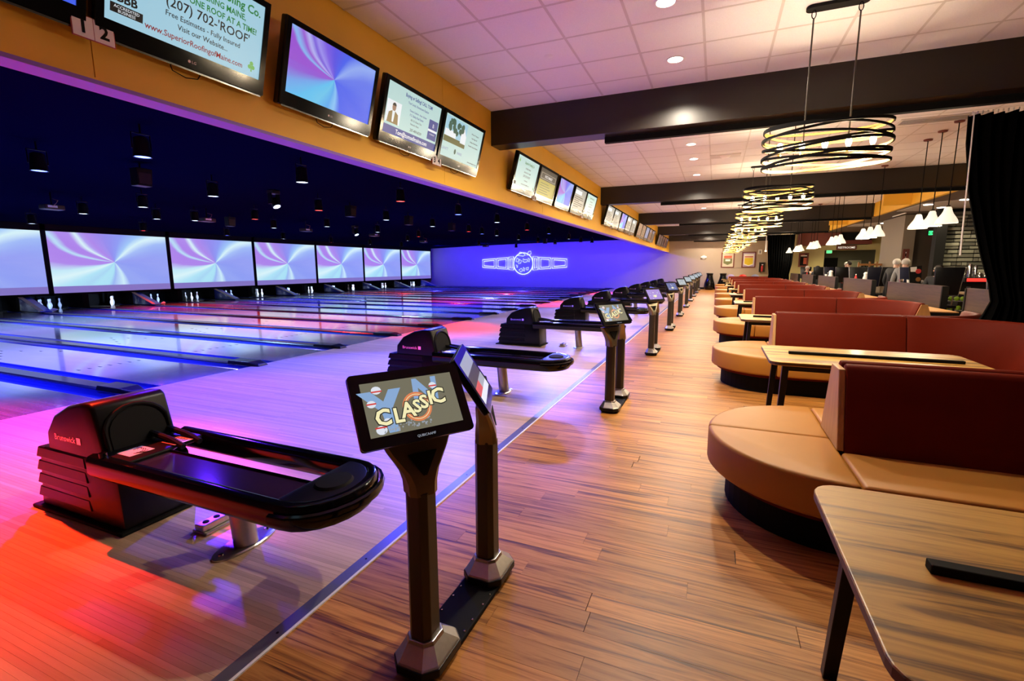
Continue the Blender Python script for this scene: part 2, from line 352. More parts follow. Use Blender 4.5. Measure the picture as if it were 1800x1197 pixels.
# ochre bulkhead that carries the monitors
wl = struct(B().box(-3.14, YB, 2.462, -3.032, YF, 3.9).build('wall_left', M['ochre']), 'ochre bulkhead above the lanes')
y = 1.6-2*P
while y < YF:
    B().box(-3.032, max(y, YB)+.0025, 2.475, -3.02, min(y+P, YF)-.0025, 3.67).build('wall_panel', M['ochre'], wl); y += P
B().box(-3.03, YB, 2.462, -3.012, YF, 2.474).build('lip', M['ochre'], wl)
struct(B().box(-3.15, YB, 2.44, -3.005, YF, 2.462).build('trim_3', M['purple']), 'lower edge of the ochre bulkhead, purple light painted on')
# ceiling beams
for k in range(5):
    yb = 6.39+7.0*k
    if k == 4: yb = 34.1
    b = B().box(-3.02, yb, 3.19, 4.95, yb+.3, 3.68)
    bo = struct(b.build('ceiling_beam', M['beam'], bevel=.004, seg=1), 'dark brown ceiling beam, %s from the front' % ORD[k])
    B().box(-1.45, yb+.19, 3.12, 4.9, yb+.27, 3.192).build('curtain_track', M['matte'], bo)
# dark ceiling over the lanes, sagging towards the pins
dc = [(-3.1, 3.45), (-6, 3.4), (-10, 3.34), (-14, 3.28), (-18, 3.18), (-21, 3.08), (-23.4, 3.0)]
b = B(); rings = []
for x, z in dc: rings.append([(x, YB, z), (x, YF, z), (x, YF, z+.2), (x, YB, z+.2)])
struct(b.loft(rings).build('ceiling', M['darkceil']), 'dark navy ceiling above the lanes')
# far wall, rear walls, lane end wall
fw = struct(B().box(-23.6, YF, -.1, 3.6, YF+.2, 3.95).build('wall_far', M['tanwall']), 'tan end wall, blue where the lane lamps reach it')
struct(B().box(-23.6, YB-.2, -.1, 9.2, YB, 3.95).build('wall_near', M['dkwall']))
struct(B().box(9.2, YB, -.1, 9.4, YF, 3.95).build('wall_right', M['dkwall']))
struct(B().box(-23.6, YB, -.3, -23.4, YF, 3.3).build('wall_lanes', M['matte']))
B().box(-1.5, YF-.015, 0, 2.4, YF, .13).build('baseboard', M['matte'], fw)
struct(B().box(-23.4, YB, -.3, -6.5, YF, -.12).build('floor', M['matte']), 'dark floor under the lanes')

# ------------------------------------------------------------------ lanes, gutters, pins
gy0 = 1.66; GP = 1.75
def gy(mi): return gy0+GP*mi
lane_me = None; div_me = {}
nl = 0
for mi in range(-2, 19):
    ya = gy(mi)+.342; yb = gy(mi+1)-.342
    if yb > YF: break
    if lane_me is None: lane_me = B().box(-23.0, -(GP/2-.342), -.1, -6.5, GP/2-.342, 0).mesh('bowling_lane', M['lane'])
    o = ob('bowling_lane', lane_me); o.location = (0, (ya+yb)/2, 0); nl += 1
    tag(o, ('%s bowling lane of glossy boards counted from the near end' % ORD[nl-1]) if nl <= 20 else 'bowling lane of glossy boards along the far wall', 'lane', 'bowling lanes')
    for s, zz in ((2.1, 0), (4.4, 0)):      # arrows and dots
        ar = B()
        for q in range(-3, 4):
            xx = -6.5-s-(.35*(3-abs(q)) if s > 4 else 0); yy = q*.135
            ar.add([(xx, yy-.018, .0006), (xx-.12, yy, .0006), (xx, yy+.018, .0006)], [(0, 1, 2)])
        a = ar.build('lane_arrows', M['matte'], o); a['kind'] = 'stuff'
gprof = [(-.342, 0), (-.335, 0)] + [(-.225+.11*math.cos(t), -.085*math.sin(t)) for t in [math.pi-math.pi*i/8 for i in range(9)]] + [(-.112, .0)]
gb = B(); 
ring = lambda x: [(x, a, z) for a, z in gprof]+[(x, -.112, -.11), (x, -.342, -.11)]
ring2 = lambda x: [(x, -a, z) for a, z in gprof]+[(x, .112, -.11), (x, .342, -.11)]
g1 = B().loft([ring(-23.0), ring(-6.5)]).mesh('gutter', M['gutter'], smooth=True)
g2 = B().loft([ring2(-23.0), ring2(-6.5)]).mesh('gutter', M['gutter'], smooth=True)
capm = B().prismx([(-.115, -.1), (.115, -.1), (.115, .018), (.09, .032), (-.09, .032), (-.115, .018)], -23.0, -6.9).mesh('capping', M['cap'])
endm = B().loft([[(-7.0, -.13, .0), (-7.0, .13, 0), (-7.0, .11, .06), (-7.0, -.11, .06)], [(-6.55, -.13, .0), (-6.55, .13, 0), (-6.55, .11, .065), (-6.55, -.11, .065)], [(-6.36, -.09, 0), (-6.36, .09, 0), (-6.38, .07, .04), (-6.38, -.07, .04)]]).mesh('end_cap', M['cap'], bevel=.008)
for n, mi in enumerate(range(-2, 20)):
    if gy(mi) > YF-.2: break
    r = E('lane_divider', ('%s guttered divider, blue light painted in, between lanes from the near end' % ORD[n]) if n < 20 else 'guttered divider, blue light painted in, along the far wall', 'divider', (0, gy(mi), 0), 0, 'dividers between the lanes')
    ob('gutter', g1, r); ob('gutter', g2, r); ob('capping', capm, r); ob('end_cap', endm, r)
# pins
pp = [(.0001, 0), (.026, .001), (.028, .02), (.046, .07), (.0575, .115), (.0575, .125), (.052, .165), (.038, .205), (.0255, .24), (.0235, .26), (.0265, .295), (.0315, .33), (.031, .35), (.022, .372), (.0001, .381)]
pin_me = B().lathe(pp, 14).mesh('bowling_pin', M['pin'], smooth=True)
band_me = B().lathe([(.0262, .238), (.0268, .246)], 14).mesh('stripe', M['pinred'], smooth=True)
band2 = B().lathe([(.0250, .268), (.0258, .277)], 14).mesh('stripe', M['pinred'], smooth=True)
def pin(x, y, lab, grp, lying=None, z=0.):
    o = ob('bowling_pin', pin_me); tag(o, lab, 'pin', grp); o.location = (x, y, z)
    ob('stripe', band_me, o); ob('stripe', band2, o)
    if lying is not None: o.location = (x, y, .06); o.rotation_euler = (R(90), 0, lying)
    return o
lanes_c = [gy(mi)+GP/2 for mi in range(3, 18)]
full = [(0, 0), (-.264, -.1525), (-.264, .1525), (-.528, -.305), (-.528, 0), (-.528, .305), (-.79, -.4575), (-.79, -.1525), (-.79, .1525), (-.79, .4575)]
pats = [[4, 8, 9, 5], [3, 4, 7, 8, 9], [2, 5, 9], [3, 4, 5, 6], [1, 4, 9, 7], [4, 5, 8, 9, 7], [1, 2, 4, 8], [0, 1, 2, 4, 5], [1, 2, 5], [0, 1, 2, 3, 4, 5], [0, 2, 4], [0, 1, 2, 3, 4, 5], [1, 2, 4], [0, 1, 2, 4, 5], [0, 1, 2]]
for li, yc in enumerate(lanes_c):
    pts = sorted([(-22.15+full[q][0]*.8, yc+full[q][1]*.9) for q in pats[li]], key=lambda p: math.atan2(p[0], p[1]))
    for j, (px_, py_) in enumerate(pts):
        pin(px_, py_, '%s standing white pin on the %s visible lane' % (ORD[j], ORD[li]), 'pins standing on the %s visible lane' % ORD[li])
for n, (x, y) in enumerate([(-21.3, 9.2), (-21.2, 12.75), (-21.3, 16.1), (-21.2, 19.6), (-21.6, 23.1), (-21.8, 26.6), (-21.7, 30.1), (-21.5, 32.2)]):
    pin(x, y, 'white pin lying on its side, %s fallen pin from the left' % ORD[n], 'fallen pins', R(25+17*n))
# pit cheek walls and ball kickback wedges
for n, mi in enumerate(range(0, 19, 2)):
    y = gy(mi)
    if y > YF-.4: break
    r = E('ball_return_kickback', 'dark sloping ball lift cover with cream strip, %s from the left' % ORD[n], 'machine', (0, y, 0), 0, 'ball lift covers at the pin end')
    B().loft([[(-20.7, -.16, .036), (-20.7, .16, .036), (-20.7, .16, .06), (-20.7, -.16, .06)], [(-21.99, -.16, .036), (-21.99, .16, .036), (-21.99, .16, .5), (-21.99, -.16, .5)]]).build('cover', M['gutter'], r, bevel=.01)
    B().loft([[(-20.75, -.17, .075), (-20.75, -.05, .075), (-20.75, -.05, .085), (-20.75, -.17, .085)], [(-22.0, -.17, .51), (-22.0, -.05, .51), (-22.0, -.05, .525), (-22.0, -.17, .525)]]).build('strip', M['beige'], r)
for n, mi in enumerate(range(-1, 19)):
    y = gy(mi)
    if y > YF-.2: break
    o = B().box(-23.38, y-.1, .035, -22.0, y+.1, .515).build('pit_divider', M['matte'], bevel=.01)
    tag(o, 'black upright partition between pin decks, %s from the left' % ORD[n], 'partition', 'partitions between the pin decks')
# screens above the pins
smesh = B().box(-.012, -2.02, 0, 0, 2.02, 2.16).mesh('picture', M['tun1'])
s_b = B().box(-.010, -2.02, 0, .004, 2.02, .25).mesh('lower_band', mat('violet_band', (.1, .1, .15), .4, em=(.36, .28, .88), es=.6))
for n in range(8):
    yc = 34.62-2.1-4.2*n
    r = E('projection_screen', 'wide lane screen showing violet and cyan light streaks, %s from the far end' % ORD[n], 'screen', (-22.0, yc, .60), 0, 'screens above the pins')
    B().box(-.06, -2.1, -.08, -.013, 2.1, 2.52).build('backing', M['matte'], r)
    ob('picture', smesh, r).location = (0, 0, .05)
    ob('lower_band', s_b, r).location = (0, 0, -.01)
    f = B()
    for a, c_, d, e in ((-2.1, -2.03, -.08, 2.5), (2.03, 2.1, -.08, 2.5), (-2.1, 2.1, -.08, -.005), (-2.1, 2.1, 2.24, 2.52)): f.box(-.013, a, d, .02, c_, e)
    f.build('frame', M['matte'], r)

# ------------------------------------------------------------------ ball returns
def ball_return():
    r = E('ball_return', '', 'ball return', (0, 0, 0), 0, 'ball returns on the approach')
    # hood: side outline lofted across with a crowned top
    up = [(-3.72, .30), (-3.70, .52), (-3.60, .63), (-3.44, .705), (-3.30, .735), (-3.22, .74), (-3.185, .725), (-3.12, .47), (-3.12, .30)]
    lo = [(-3.87, .02), (-3.80, .40), (-3.74, .42), (-3.10, .42), (-3.02, .36), (-3.0, .02)]
    hb = B().prismy(up, -.2, .2).build('hood', M['black'], r, bevel=.022, seg=3, smooth=True)
    B().prismy(lo, -.205, .205).build('hood_base', M['black'], r, bevel=.015, smooth=True)
    for k in range(4):
        z = .08+.088*k; x0 = -3.866+.014*k
        B().loft([[(x0-.01, -.213, z), (-3.30+.0*k, -.213, z), (-3.30, .213, z), (x0-.01, .213, z)], [(x0+.012, -.207, z+.066), (-3.32, -.207, z+.066), (-3.32, .207, z+.066), (x0+.012, .207, z+.066)]]).build('louvre', M['black'], r, bevel=.006)
    B().box(-3.92, -.235, 0, -2.98, .235, .022).build('base_plate', M['matte'], r, bevel=.008)
    # arched mouth facing the rack
    arch = [(-.15, .40), (-.15, .55)]+[(.15*math.cos(t), .55+.13*math.sin(t)) for t in [math.pi-math.pi*i/10 for i in range(1, 10)]]+[(.15, .55), (.15, .40)]
    q = B().loft([[(-3.142-(z-.47)*.24, y, z) for y, z in arch], [(-3.115-(z-.47)*.24, y, z) for y, z in arch]]); q.build('mouth', M['matte'], r)
    arch2 = [(y*1.14, .40+(z-.40)*1.06) for y, z in arch]
    B().tube([(-3.118-(z-.47)*.24, y, z) for y, z in arch2], .013, 8).build('mouth_rim', M['matte'], r, smooth=True)
    t_ = txt('Brunswick', .052, M['chrome'], hb, (-3.50, -.2008, .485), ORY, 'emblem', ext=.001)
    B().box(-3.375, -.2025, .483, -3.335, -.2, .523).build('emblem_box', M['chrome'], hb)
    # rack: rim, near tray, open far half
    prof = [(-.036, .0), (-.036, .07), (-.024, .092), (0, .10), (.024, .092), (.036, .07), (.036, 0), (.015, -.03), (-.015, -.03)]
    z0 = .385; w_ = .25
    path = [(-3.12, -w_, 0, -1), (-1.72, -w_, 0, -1)]
    for i in range(1, 12):
        a = -math.pi/2+math.pi*i/12
        path.append((-1.70+.20*math.cos(a), w_*math.sin(a), math.cos(a), math.sin(a)))
    path += [(-1.72, w_, 0, 1), (-3.12, w_, 0, 1)]
    B().sweep(path, [(a, z0+z) for a, z in prof]).build('rim', M['gloss'], r, smooth=True)
    cp = [(-1.75, -w_+.02)]+[(-1.72+.215*math.cos(a), (w_-.01)*math.sin(a)) for a in [-math.pi/2+math.pi*i/12 for i in range(13)]]+[(-1.75, w_-.02)]
    B().prism(cp, z0+.055, z0+.095).build('end_cap', M['black'], r, bevel=.012, seg=3, smooth=True)
    B().loft([[(-1.635+ (.085)*math.cos(a)*s, .0+.10*math.sin(a)*s, z0+.095+h) for a in [2*math.pi*i/24 for i in range(24)]] for s, h in ((1, 0), (.9, .012), (.6, .014))]).build('hand_dryer', M['matte'], r, smooth=True)
    B().sweep([(x+.012*nx, y+.012*ny, nx, ny) for x, y, nx, ny in path[1:-1]], [(.036, z0+.015), (.05, z0+.02), (.056, z0+.04), (.05, z0+.06), (.036, z0+.065)]).build('bumper', M['gloss'], r, smooth=True)
    B().box(-3.10, -w_+.03, z0+.045, -1.73, .0, z0+.06).build('tray', M['tray'], r)
    B().box(-3.10, -.002, z0+.02, -1.73, .01, z0+.07).build('tray_rail', M['gloss'], r, bevel=.005)
    B().prism([(-3.16, -w_), (-2.86, -w_), (-2.86, .0), (-2.90, .06), (-2.90, w_), (-3.16, w_)], z0+.05, z0+.083).build('rack_deck', M['black'], r, bevel=.01)
    for yy in (-.05, .05): B().tube([(-3.14, yy+.11, z0+.12), (-2.95, yy+.11, z0+.10), (-2.84, yy+.11, z0+.07)], .018, 8).build('ball_rail', M['matte'], r, smooth=True)
    st = B().box(-3.045, -.175, z0+.083, -2.925, -.045, z0+.0845).build('sticker', M['white'], r)
    k = B()
    for i in range(7):
        cx = -3.03+.016*i; k.tube([(cx+.02*math.cos(a*2+i), -.11+.045*math.sin(a+i*.4), z0+.0852) for a in (0, .5, 1, 1.5)], .0018, 4)
    k.build('print', M['matte'], st)
    st = B().box(-3.00, .035, z0+.083, -2.875, .145, z0+.0845).build('sticker', M['white'], r)
    k = B()
    for i in range(4): k.box(-2.985+.026*i, .05, z0+.0845, -2.975+.026*i, .13, z0+.085)
    k.build('print', M['matte'], st)
    B().cyl((-2.29, 0, .01), (-2.33, 0, z0+.02), .062, .058, 24).build('pedestal', M['steel'], r, smooth=True)
    fg = B().loft([[(-2.30+.085*s*math.cos(a), .185*s*math.sin(a), z) for a in [2*math.pi*i/28 for i in range(28)]] for s, z in ((1, 0), (1, .008), (.92, .014))]).build('flange', M['steel'], r, smooth=True)
    for s in (-.14, .14): B().lathe([(.0001, .022), (.013, .02), (.015, .014)], 8, (-2.30, s, 0)).build('bolt', M['chrome'], fg)
    B().cyl((-3.02, -.25, z0+.06), (-3.02, -.25, z0+.12), .02, n=12).cyl((-3.02, -.25, z0+.06), (-3.02, -.21, z0+.06), .024, n=12).build('hinge_knob', M['gloss'], r, smooth=True)
    return r
M['tray'] = mat('violet_acrylic_tray', (.035, .015, .05), .12, coat=.8)
br0 = ball_return()
for k in range(10):
    loc = (0, gy0+P*k, 0); lab = ['black ball return with sticker covered rack, nearest the camera, red light on its hood',
         'second black ball return, behind the nearest touch screen console'][k] if k < 2 else '%s black ball return from the camera along the approach' % ORD[k]
    if k == 0: r = br0; r.location = loc; r['label'] = lab
    else: dup(br0, loc, None, lab)
for k in range(3):
    r = E('floor_box', ['small grey metal floor box behind the nearest ball return foot', 'small grey floor box by the second ball return foot', 'small grey floor box by the third ball return foot'][k], 'floor box', (-2.62, gy0+P*k+.05, 0), 0, 'floor boxes')
    B().box(-.06, -.09, 0, .06, .09, .018).box(-.035, -.09, .018, .035, .09, .055).build('housing', M['steel'], r, bevel=.006)
    for s in (-.045, .02): B().lathe([(.0001, .062), (.016, .06), (.018, .055)], 10, (0, s, 0)).build('plug', M['matte'], r)

# ------------------------------------------------------------------ touch screen consoles
M['olivescr'] = glow('console_picture', (.20, .19, .13), .9)
M['skyblue'] = glow('picture_steel_blue', (.32, .52, .85), .8); M['cream'] = glow('picture_cream', (.95, .88, .50), 1.0); M['orange'] = glow('picture_orange', (.95, .30, .12), .8)
M['pwhite'] = glow('picture_white', (.85, .9, 1.), .9); M['pred'] = glow('picture_red', (.85, .06, .05), .8); M['pdark'] = glow('picture_dark', (.02, .03, .03), .5); M['pgrey'] = glow('picture_grey', (.42, .47, .55), .8)
M['pdeep'] = glow('picture_deep_blue', (.06, .14, .5), .7); M['pviolet'] = glow('picture_violet', (.45, .3, .9), .8)
M['palescr'] = glow('console_picture_pale', (.45, .55, .62), .9)
def monitor(parent, loc, head, tilt, kind, bezel=None):
    # panel facing local +x, turned by head, leaning back by tilt
    mo = B().box(-.030, -.20, -.1275, -.004, .20, .1275).build('monitor', M['black'], parent, bevel=.012, seg=3, smooth=True)
    mo.location = loc; mo.rotation_euler = Euler((0, -tilt, head), 'XYZ')
    fr = [(y*.2, z*.1275) for y, z in ()]
    def rr(hw, hh, r, n=5): return [(cx*(hw-r)+r*math.cos(a), cz*(hh-r)+r*math.sin(a)) for cx, cz, a0 in ((1, 1, 0), (-1, 1, 90), (-1, -1, 180), (1, -1, 270)) for a in [R(a0+90*i/n) for i in range(n+1)]]
    b = B(); b.loft([[(-.006, y, z) for y, z in rr(.2, .1275, .014)], [(.0, y, z) for y, z in rr(.2, .1275, .014)]]); b.build('front_glass', M['gloss'], mo)
    W, Hh = .165, .094
    if kind == 'classic':
        p = B().box(0, -W, -Hh+.004, .0006, W, Hh).build('picture', M['olivescr'], mo)
        txt('Y', .19, M['skyblue'], mo, (.0012, -.085, -.075), name='picture_letter', bold=.045, shear=-.15, ext=.0001)
        txt('N', .13, M['skyblue'], mo, (.0010, .05, -.005), name='picture_letter', bold=.03, shear=.1, ext=.0001)
        rg = B(); rg.loft([[(.0018, .012+.052*s*math.cos(a), -.012+.052*s*math.sin(a)) for a in [2*math.pi*i/32 for i in range(32)]] for s in (1, .72)], caps=False); rg.build('picture_ring', M['orange'], mo)
        rg = B(); rg.loft([[(.0020, .012+.052*s*math.cos(a), -.012+.052*s*math.sin(a)) for a in [2*math.pi*i/32 for i in range(32)]] for s in (.86, .82)], caps=False); rg.build('picture_ring', M['cream'], mo)
        for c_, y0, s_, z0_ in zip('CLASSIC', (-.112, -.060, -.024, .010, .038, .064, .094), (.076, .070, .072, .062, .066, .068, .076), (-.055, -.055, -.042, -.032, -.022, -.012, -.012)):
            txt(c_, s_, M['pdark'], mo, (.0026, y0, z0_), name='picture_letter', bold=.075, ext=.0001)
            txt(c_, s_, M['cream'], mo, (.0032, y0, z0_), name='picture_letter', bold=.03, ext=.0001)
        pinp = B(); 
        for (y, z, s) in ((-.115, .065, 1), (-.14, .02, .9), (-.125, -.07, 1.1), (.085, .055, .8), (-.10, -.045, .8)):
            pinp.add([(.0015, y+.017*s*math.cos(a), z+.014*s*math.sin(a)) for a in [2*math.pi*i/12 for i in range(12)]], [tuple(range(12))])
        o = pinp.build('picture_pins', M['pwhite'], mo); o['kind'] = 'stuff'
        pr_ = B()
        for (y, z, s) in ((-.115, .060, 1), (-.14, .02, .9), (-.125, -.062, 1.1), (.085, .052, .8)): pr_.add([(.002, y-.018*s, z-.002), (.002, y+.018*s, z-.002), (.002, y+.018*s, z+.003), (.002, y-.018*s, z+.003)], [(0, 1, 2, 3)])
        o = pr_.build('picture_stripes', M['pred'], mo); o['kind'] = 'stuff'
        sp_ = B(); q = random.Random(3)
        for i in range(60):
            y = -.12+.17*q.random(); z = -.082+.03*q.random(); s = .001+.0022*q.random()
            sp_.add([(.0016, y-s, z-s), (.0016, y+s, z-s), (.0016, y+s, z+s), (.0016, y-s, z+s)], [(0, 1, 2, 3)])
        sp_.build('picture_sparks', M['pgrey'], mo)
        txt('QUBICAAMF', .012, M['pgrey'], mo, (.0004, .02, -.116), name='maker_lettering', ext=.0001)
    elif kind == 'menu':
        for (y0, y1, z0, z1, mm) in ((-W, W, .035, Hh, M['pgrey']), (-W, W, -.02, .035, M['pdark']), (-W, -.01, -.06, -.02, M['pred']), (-.01, W, -.06, -.02, M['pgrey']), (-W, W, -Hh, -.06, M['pwhite'])):
            B().box(0, y0, z0, .0006, y1, z1).build('picture', mm, mo)
    else:
        B().box(0, -W, -Hh+.004, .0006, W, Hh).build('picture', {'pale': M['palescr'], 'viol': M['pviolet'], 'navy': M['pdeep']}[kind], mo)
        q = random.Random(kind+str(loc)); k = B(); k2 = B()
        for i in range(26):
            y = -.14+.26*q.random(); z = -.08+.14*q.random(); a, c_ = .006+.02*q.random(), .004+.014*q.random()
            (k if i % 2 else k2).add([(.0012+.00005*i, y, z), (.0012+.00005*i, y+a, z), (.0012+.00005*i, y+a*.7, z+c_), (.0012+.00005*i, y-.003, z+c_)], [(0, 1, 2, 3)])
        k.build('picture_marks', M['pwhite' if kind != 'pale' else 'pdeep'], mo); k2.build('picture_marks', M['pdark' if kind == 'pale' else 'skyblue'], mo)
        if kind != 'pale': B().sphere((.0, 0, -.03), .03, 16, 8, .06, 1.4, .8).build('picture_disc', M['cream'], mo)
    return mo
def oct_(cx, cy, hx, hy, c): return [(cx-hx+c, cy-hy), (cx+hx-c, cy-hy), (cx+hx, cy-hy+c), (cx+hx, cy+hy-c), (cx+hx-c, cy+hy), (cx-hx+c, cy+hy), (cx-hx, cy+hy-c), (cx-hx, cy-hy+c)]
def console(kind0, kind1):
    r = E('touch_screen_console', '', 'console', (0, 0, 0), 0, 'touch screen consoles along the approach')
    B().box(-.09, -.33, 0, .09, .33, .022).build('base_plate', M['matte'], r, bevel=.006)
    b = B()
    for y in (-.12, .12, -.05, .05):
        for x in (-.075, .075): b.lathe([(.0001, .026), (.005, .025), (.006, .022)], 6, (x, y, 0))
    o = b.build('screw', M['chrome'], r); o['kind'] = 'stuff'
    for s in (-1, 1):
        yc = .275*s
        fo = B().loft([[(x, y, .022) for x, y in oct_(0, yc, .10, .125, .045)], [(x, y, .055) for x, y in oct_(0, yc, .10, .125, .045)]]).build('foot', M['black'], r, bevel=.004)
        B().loft([[(x, y, .055) for x, y in oct_(0, yc, .098, .122, .044)], [(x, y, .062) for x, y in oct_(0, yc, .092, .116, .042)], [(x, y, .104) for x, y in oct_(-.01, yc, .060, .064, .026)], [(x, y, .116) for x, y in oct_(-.01, yc, .057, .061, .026)]]).build('foot_cover', M['steel'], r, bevel=.003)
        hx, hy, c = .048, .052, .022
        secs = [(.09, -.01, yc, hx, hy, c), (.70, -.01, yc, hx*.97, hy*.97, c)]
        B().loft([[(x, y, z) for x, y in oct_(cx, cy, a, b_, c_)] for z, cx, cy, a, b_, c_ in secs]).build('post', M['charcoal'], r, bevel=.003)
        head = R(-32.5)*1 if s < 0 else R(24)
        yo = B()
        def rot(x, y, z): return (-.01+x*math.cos(head)-y*math.sin(head), yc+x*math.sin(head)+y*math.cos(head), z)
        sec = [(.69, .050, .053, .0), (.735, .048, .056, -.002), (.775, .042, .068, -.005), (.81, .035, .088, -.008), (.85, .028, .112, -.014), (.89, .022, .130, -.02)]
        yo.loft([[rot(x, y, z) for x, y in oct_(cx, 0, a, b_, min(a, b_)*.4)] for z, a, b_, cx in sec]); yk = yo.build('yoke', M['bronze'], r, smooth=True)
        tri = [rot(.047-(z-.76)*.235, y, z) for y, z in ((-.055, .848), (.055, .848), (.007, .768), (-.007, .768))]; tri2 = [rot(.051-(z-.76)*.235, y, z) for y, z in ((-.055, .848), (.055, .848), (.007, .768), (-.007, .768))]
        B().loft([tri, tri2]).build('yoke_inset', M['matte'], yk)
        B().loft([[rot(x, y, z) for x, y in oct_(cx, 0, a, b_, .01)] for z, a, b_, cx in ((.895, .03, .1, -.01), (.98, .03, .11, -.03))]).build('bracket', M['matte'], r)
        monitor(r, (.02, -.345 if s < 0 else .115, 1.042), head, R(32.5), kind0 if s < 0 else kind1)
    return r
protos = [console('classic', 'menu'), None, console('viol', 'menu'), console('navy', 'pale'), console('pale', 'menu')]
def place(o, k, lab): o.location = (-.942, 1.66+P*k, 0); o['label'] = lab
place(protos[0], 0, 'nearest pair of touch screens on dark posts, gold CLASSIC lettering on the screen')
dup(protos[0], (-.942, 1.66+P, 0), None, 'second pair of touch screens on posts, also showing CLASSIC, behind the nearest console')
place(protos[2], 2, 'third touch screen console from the camera, violet picture on its screen')
place(protos[3], 3, 'fourth touch screen console from the camera, dark blue picture on its screen')
place(protos[4], 4, 'fifth touch screen console from the camera, pale grey picture on its screen')
for k in range(5, 10): dup(protos[4], (-.942, 1.66+P*k, 0), None, '%s touch screen console from the camera, small pale screen in the distance' % ORD[k])

# ------------------------------------------------------------------ booths
BY = 3.37
def booth():
    r = E('booth', '', 'booth', (0, 0, 0), 0, 'double sided booths beside the concourse')
    NS = 20
    def seatpoly(s):   # half round end towards the aisle, one half of it
        return [(.715, 0)]+[(.715-.70*math.sin(t), s*.72*math.cos(t)) for t in [R(90-90*i/NS) for i in range(NS+1)]]
    for s in (-1, 1):
        po = seatpoly(s)
        if s > 0: po = po[::-1]
        B().prism(po, .235, .452).build('end_seat', M['tan'], r, bevel=.022, seg=3, smooth=True)
        # straight and curved seat: path of outer (table side) edge
        inn = [(.72, s*.24), (2.2, s*.24)]; out = [(.72, s*.72), (2.2, s*.72)]
        def arcs(rad, n=8): return [(2.2+rad*math.sin(R(90*i/n)), s*(.858-rad*math.cos(R(90*i/n)))) for i in range(1, n+1)]
        inn2 = arcs(.618); out2 = arcs(.138)
        A = inn[1:]+inn2+[(2.818, s*1.3)]; O_ = out[1:]+out2+[(2.338, s*1.3)]
        po = [(.72, s*.24), (2.05, s*.24), (2.05, s*.72), (.72, s*.72)]
        B().prism(po if s > 0 else po[::-1], .235, .452).build('seat', M['tan'], r, bevel=.02, seg=3, smooth=True)
        po = [(2.052, s*.24)]+A+O_[::-1]+[(2.052, s*.72)]
        B().prism(po if s < 0 else po[::-1], .235, .452).build('seat', M['tan'], r, bevel=.02, seg=3, smooth=True)
        # backs: lean from .245 at the seat to .06 at the top
        prof = [(-.19, .44), (-.05, .90), (-.035, .925), (-.005, .935), (.025, .925), (.035, .895), (.01, .44)]
        def bpath(pts): return pts
        def cush(pts, name):
            rings = []
            for x, y, nx, ny in pts: rings.append([(x+nx*a, y+ny*a, z) for a, z in prof])
            B().loft(rings).build(name, M['red'], r, bevel=.012, seg=2, smooth=True)
        c0 = s*.058
        cush([(.735, c0, 0, -s), (2.046, c0, 0, -s)], 'back_cushion')
        pts = [(2.054, c0, 0, -s), (2.2, c0, 0, -s)]
        for i in range(1, 11):
            a = R(90*i/10); pts.append((2.2+.8*math.sin(a), s*(.858-.8*math.cos(a)), math.sin(a), -s*math.cos(a)))
        pts.append((3.0, s*1.06, 1, 0))
        # profile leans towards the table: flip offset sign on the curve
        pts = [(x, y, -nx if abs(nx) > 1e-6 else 0, ny) if False else (x, y, nx, ny) for x, y, nx, ny in pts]
        rings = []
        for i, (x, y, nx, ny) in enumerate(pts):
            if i < 2: n_ = Vector((0, s))
            else:
                a = R(min(90, 90*(i-1)/10)); n_ = Vector((-math.sin(a), s*math.cos(a)))
            rings.append([(x-n_.x*aa, y-n_.y*aa, z) for aa, z in prof])
        B().loft(rings).build('back_cushion', M['red'], r, bevel=.012, seg=2, smooth=True)
        # wooden end board where the curve stops
        B().loft([[(3.0+.20, s*1.068, .40), (3.0-.19, s*1.068, .40), (3.0-.03, s*1.068, .91), (3.0+.05, s*1.068, .91)][::1], [(3.0+.20, s*1.09, .40), (3.0-.19, s*1.09, .40), (3.0-.03, s*1.09, .91), (3.0+.05, s*1.09, .91)]]).build('end_board', M['maplecap'], r)
    # tapered wooden end panel
    B().loft([[(.70, -.235, .452), (.70, .235, .452), (.70, .095, .905), (.70, -.095, .905)], [(.735, -.235, .452), (.735, .235, .452), (.735, .095, .905), (.735, -.095, .905)]]).build('end_panel', M['maplecap'], r, bevel=.006)
    # filler ledge between the two curving backs
    led = [(2.3, 0)]
    for s in (-1, 1):
        q = [(2.2+.80*math.sin(R(90*i/10)), s*(.858-.80*math.cos(R(90*i/10)))) for i in range(1, 11)]+[(3.0, s*1.02)]
        led = (q[::-1]+led) if s < 0 else (led+q)
    led = led+[(3.46, 1.02), (3.46, -1.02)]
    B().prism(led, .0, .79).build('filler', M['matte'], r)
    B().prism([(x, y) for x, y in led], .79, .806).build('ledge', M['maplecap'], r)
    # recessed black plinth
    kp = [(3.0, -.45), (3.0, .45), (.72, .58)]+[(.70-.56*math.sin(R(180*i/24)), .58*math.cos(R(180*i/24))) for i in range(1, 24)]+[(.72, -.58)]
    B().prism(kp, 0, .235).build('plinth', M['matte'], r)
    kp = [(3.0, -.5), (3.0, .5), (.72, .66)]+[(.70-.62*math.sin(R(180*i/24)), .66*math.cos(R(180*i/24))) for i in range(1, 24)]+[(.72, -.66)]
    B().prism(kp, .20, .236).build('seat_frame', M['red'], r)
    return r
b0 = booth()
for k in range(9):
    lab = ['nearest red backed booth with half round tan leather seat', 'second red backed tan booth, behind the second wooden table'][k] if k < 2 else '%s red backed tan booth from the camera' % ORD[k]
    if k == 0: b0.location = (0, BY, 0); b0['label'] = lab
    else: dup(b0, (0, BY+P*k, 0), None, lab)

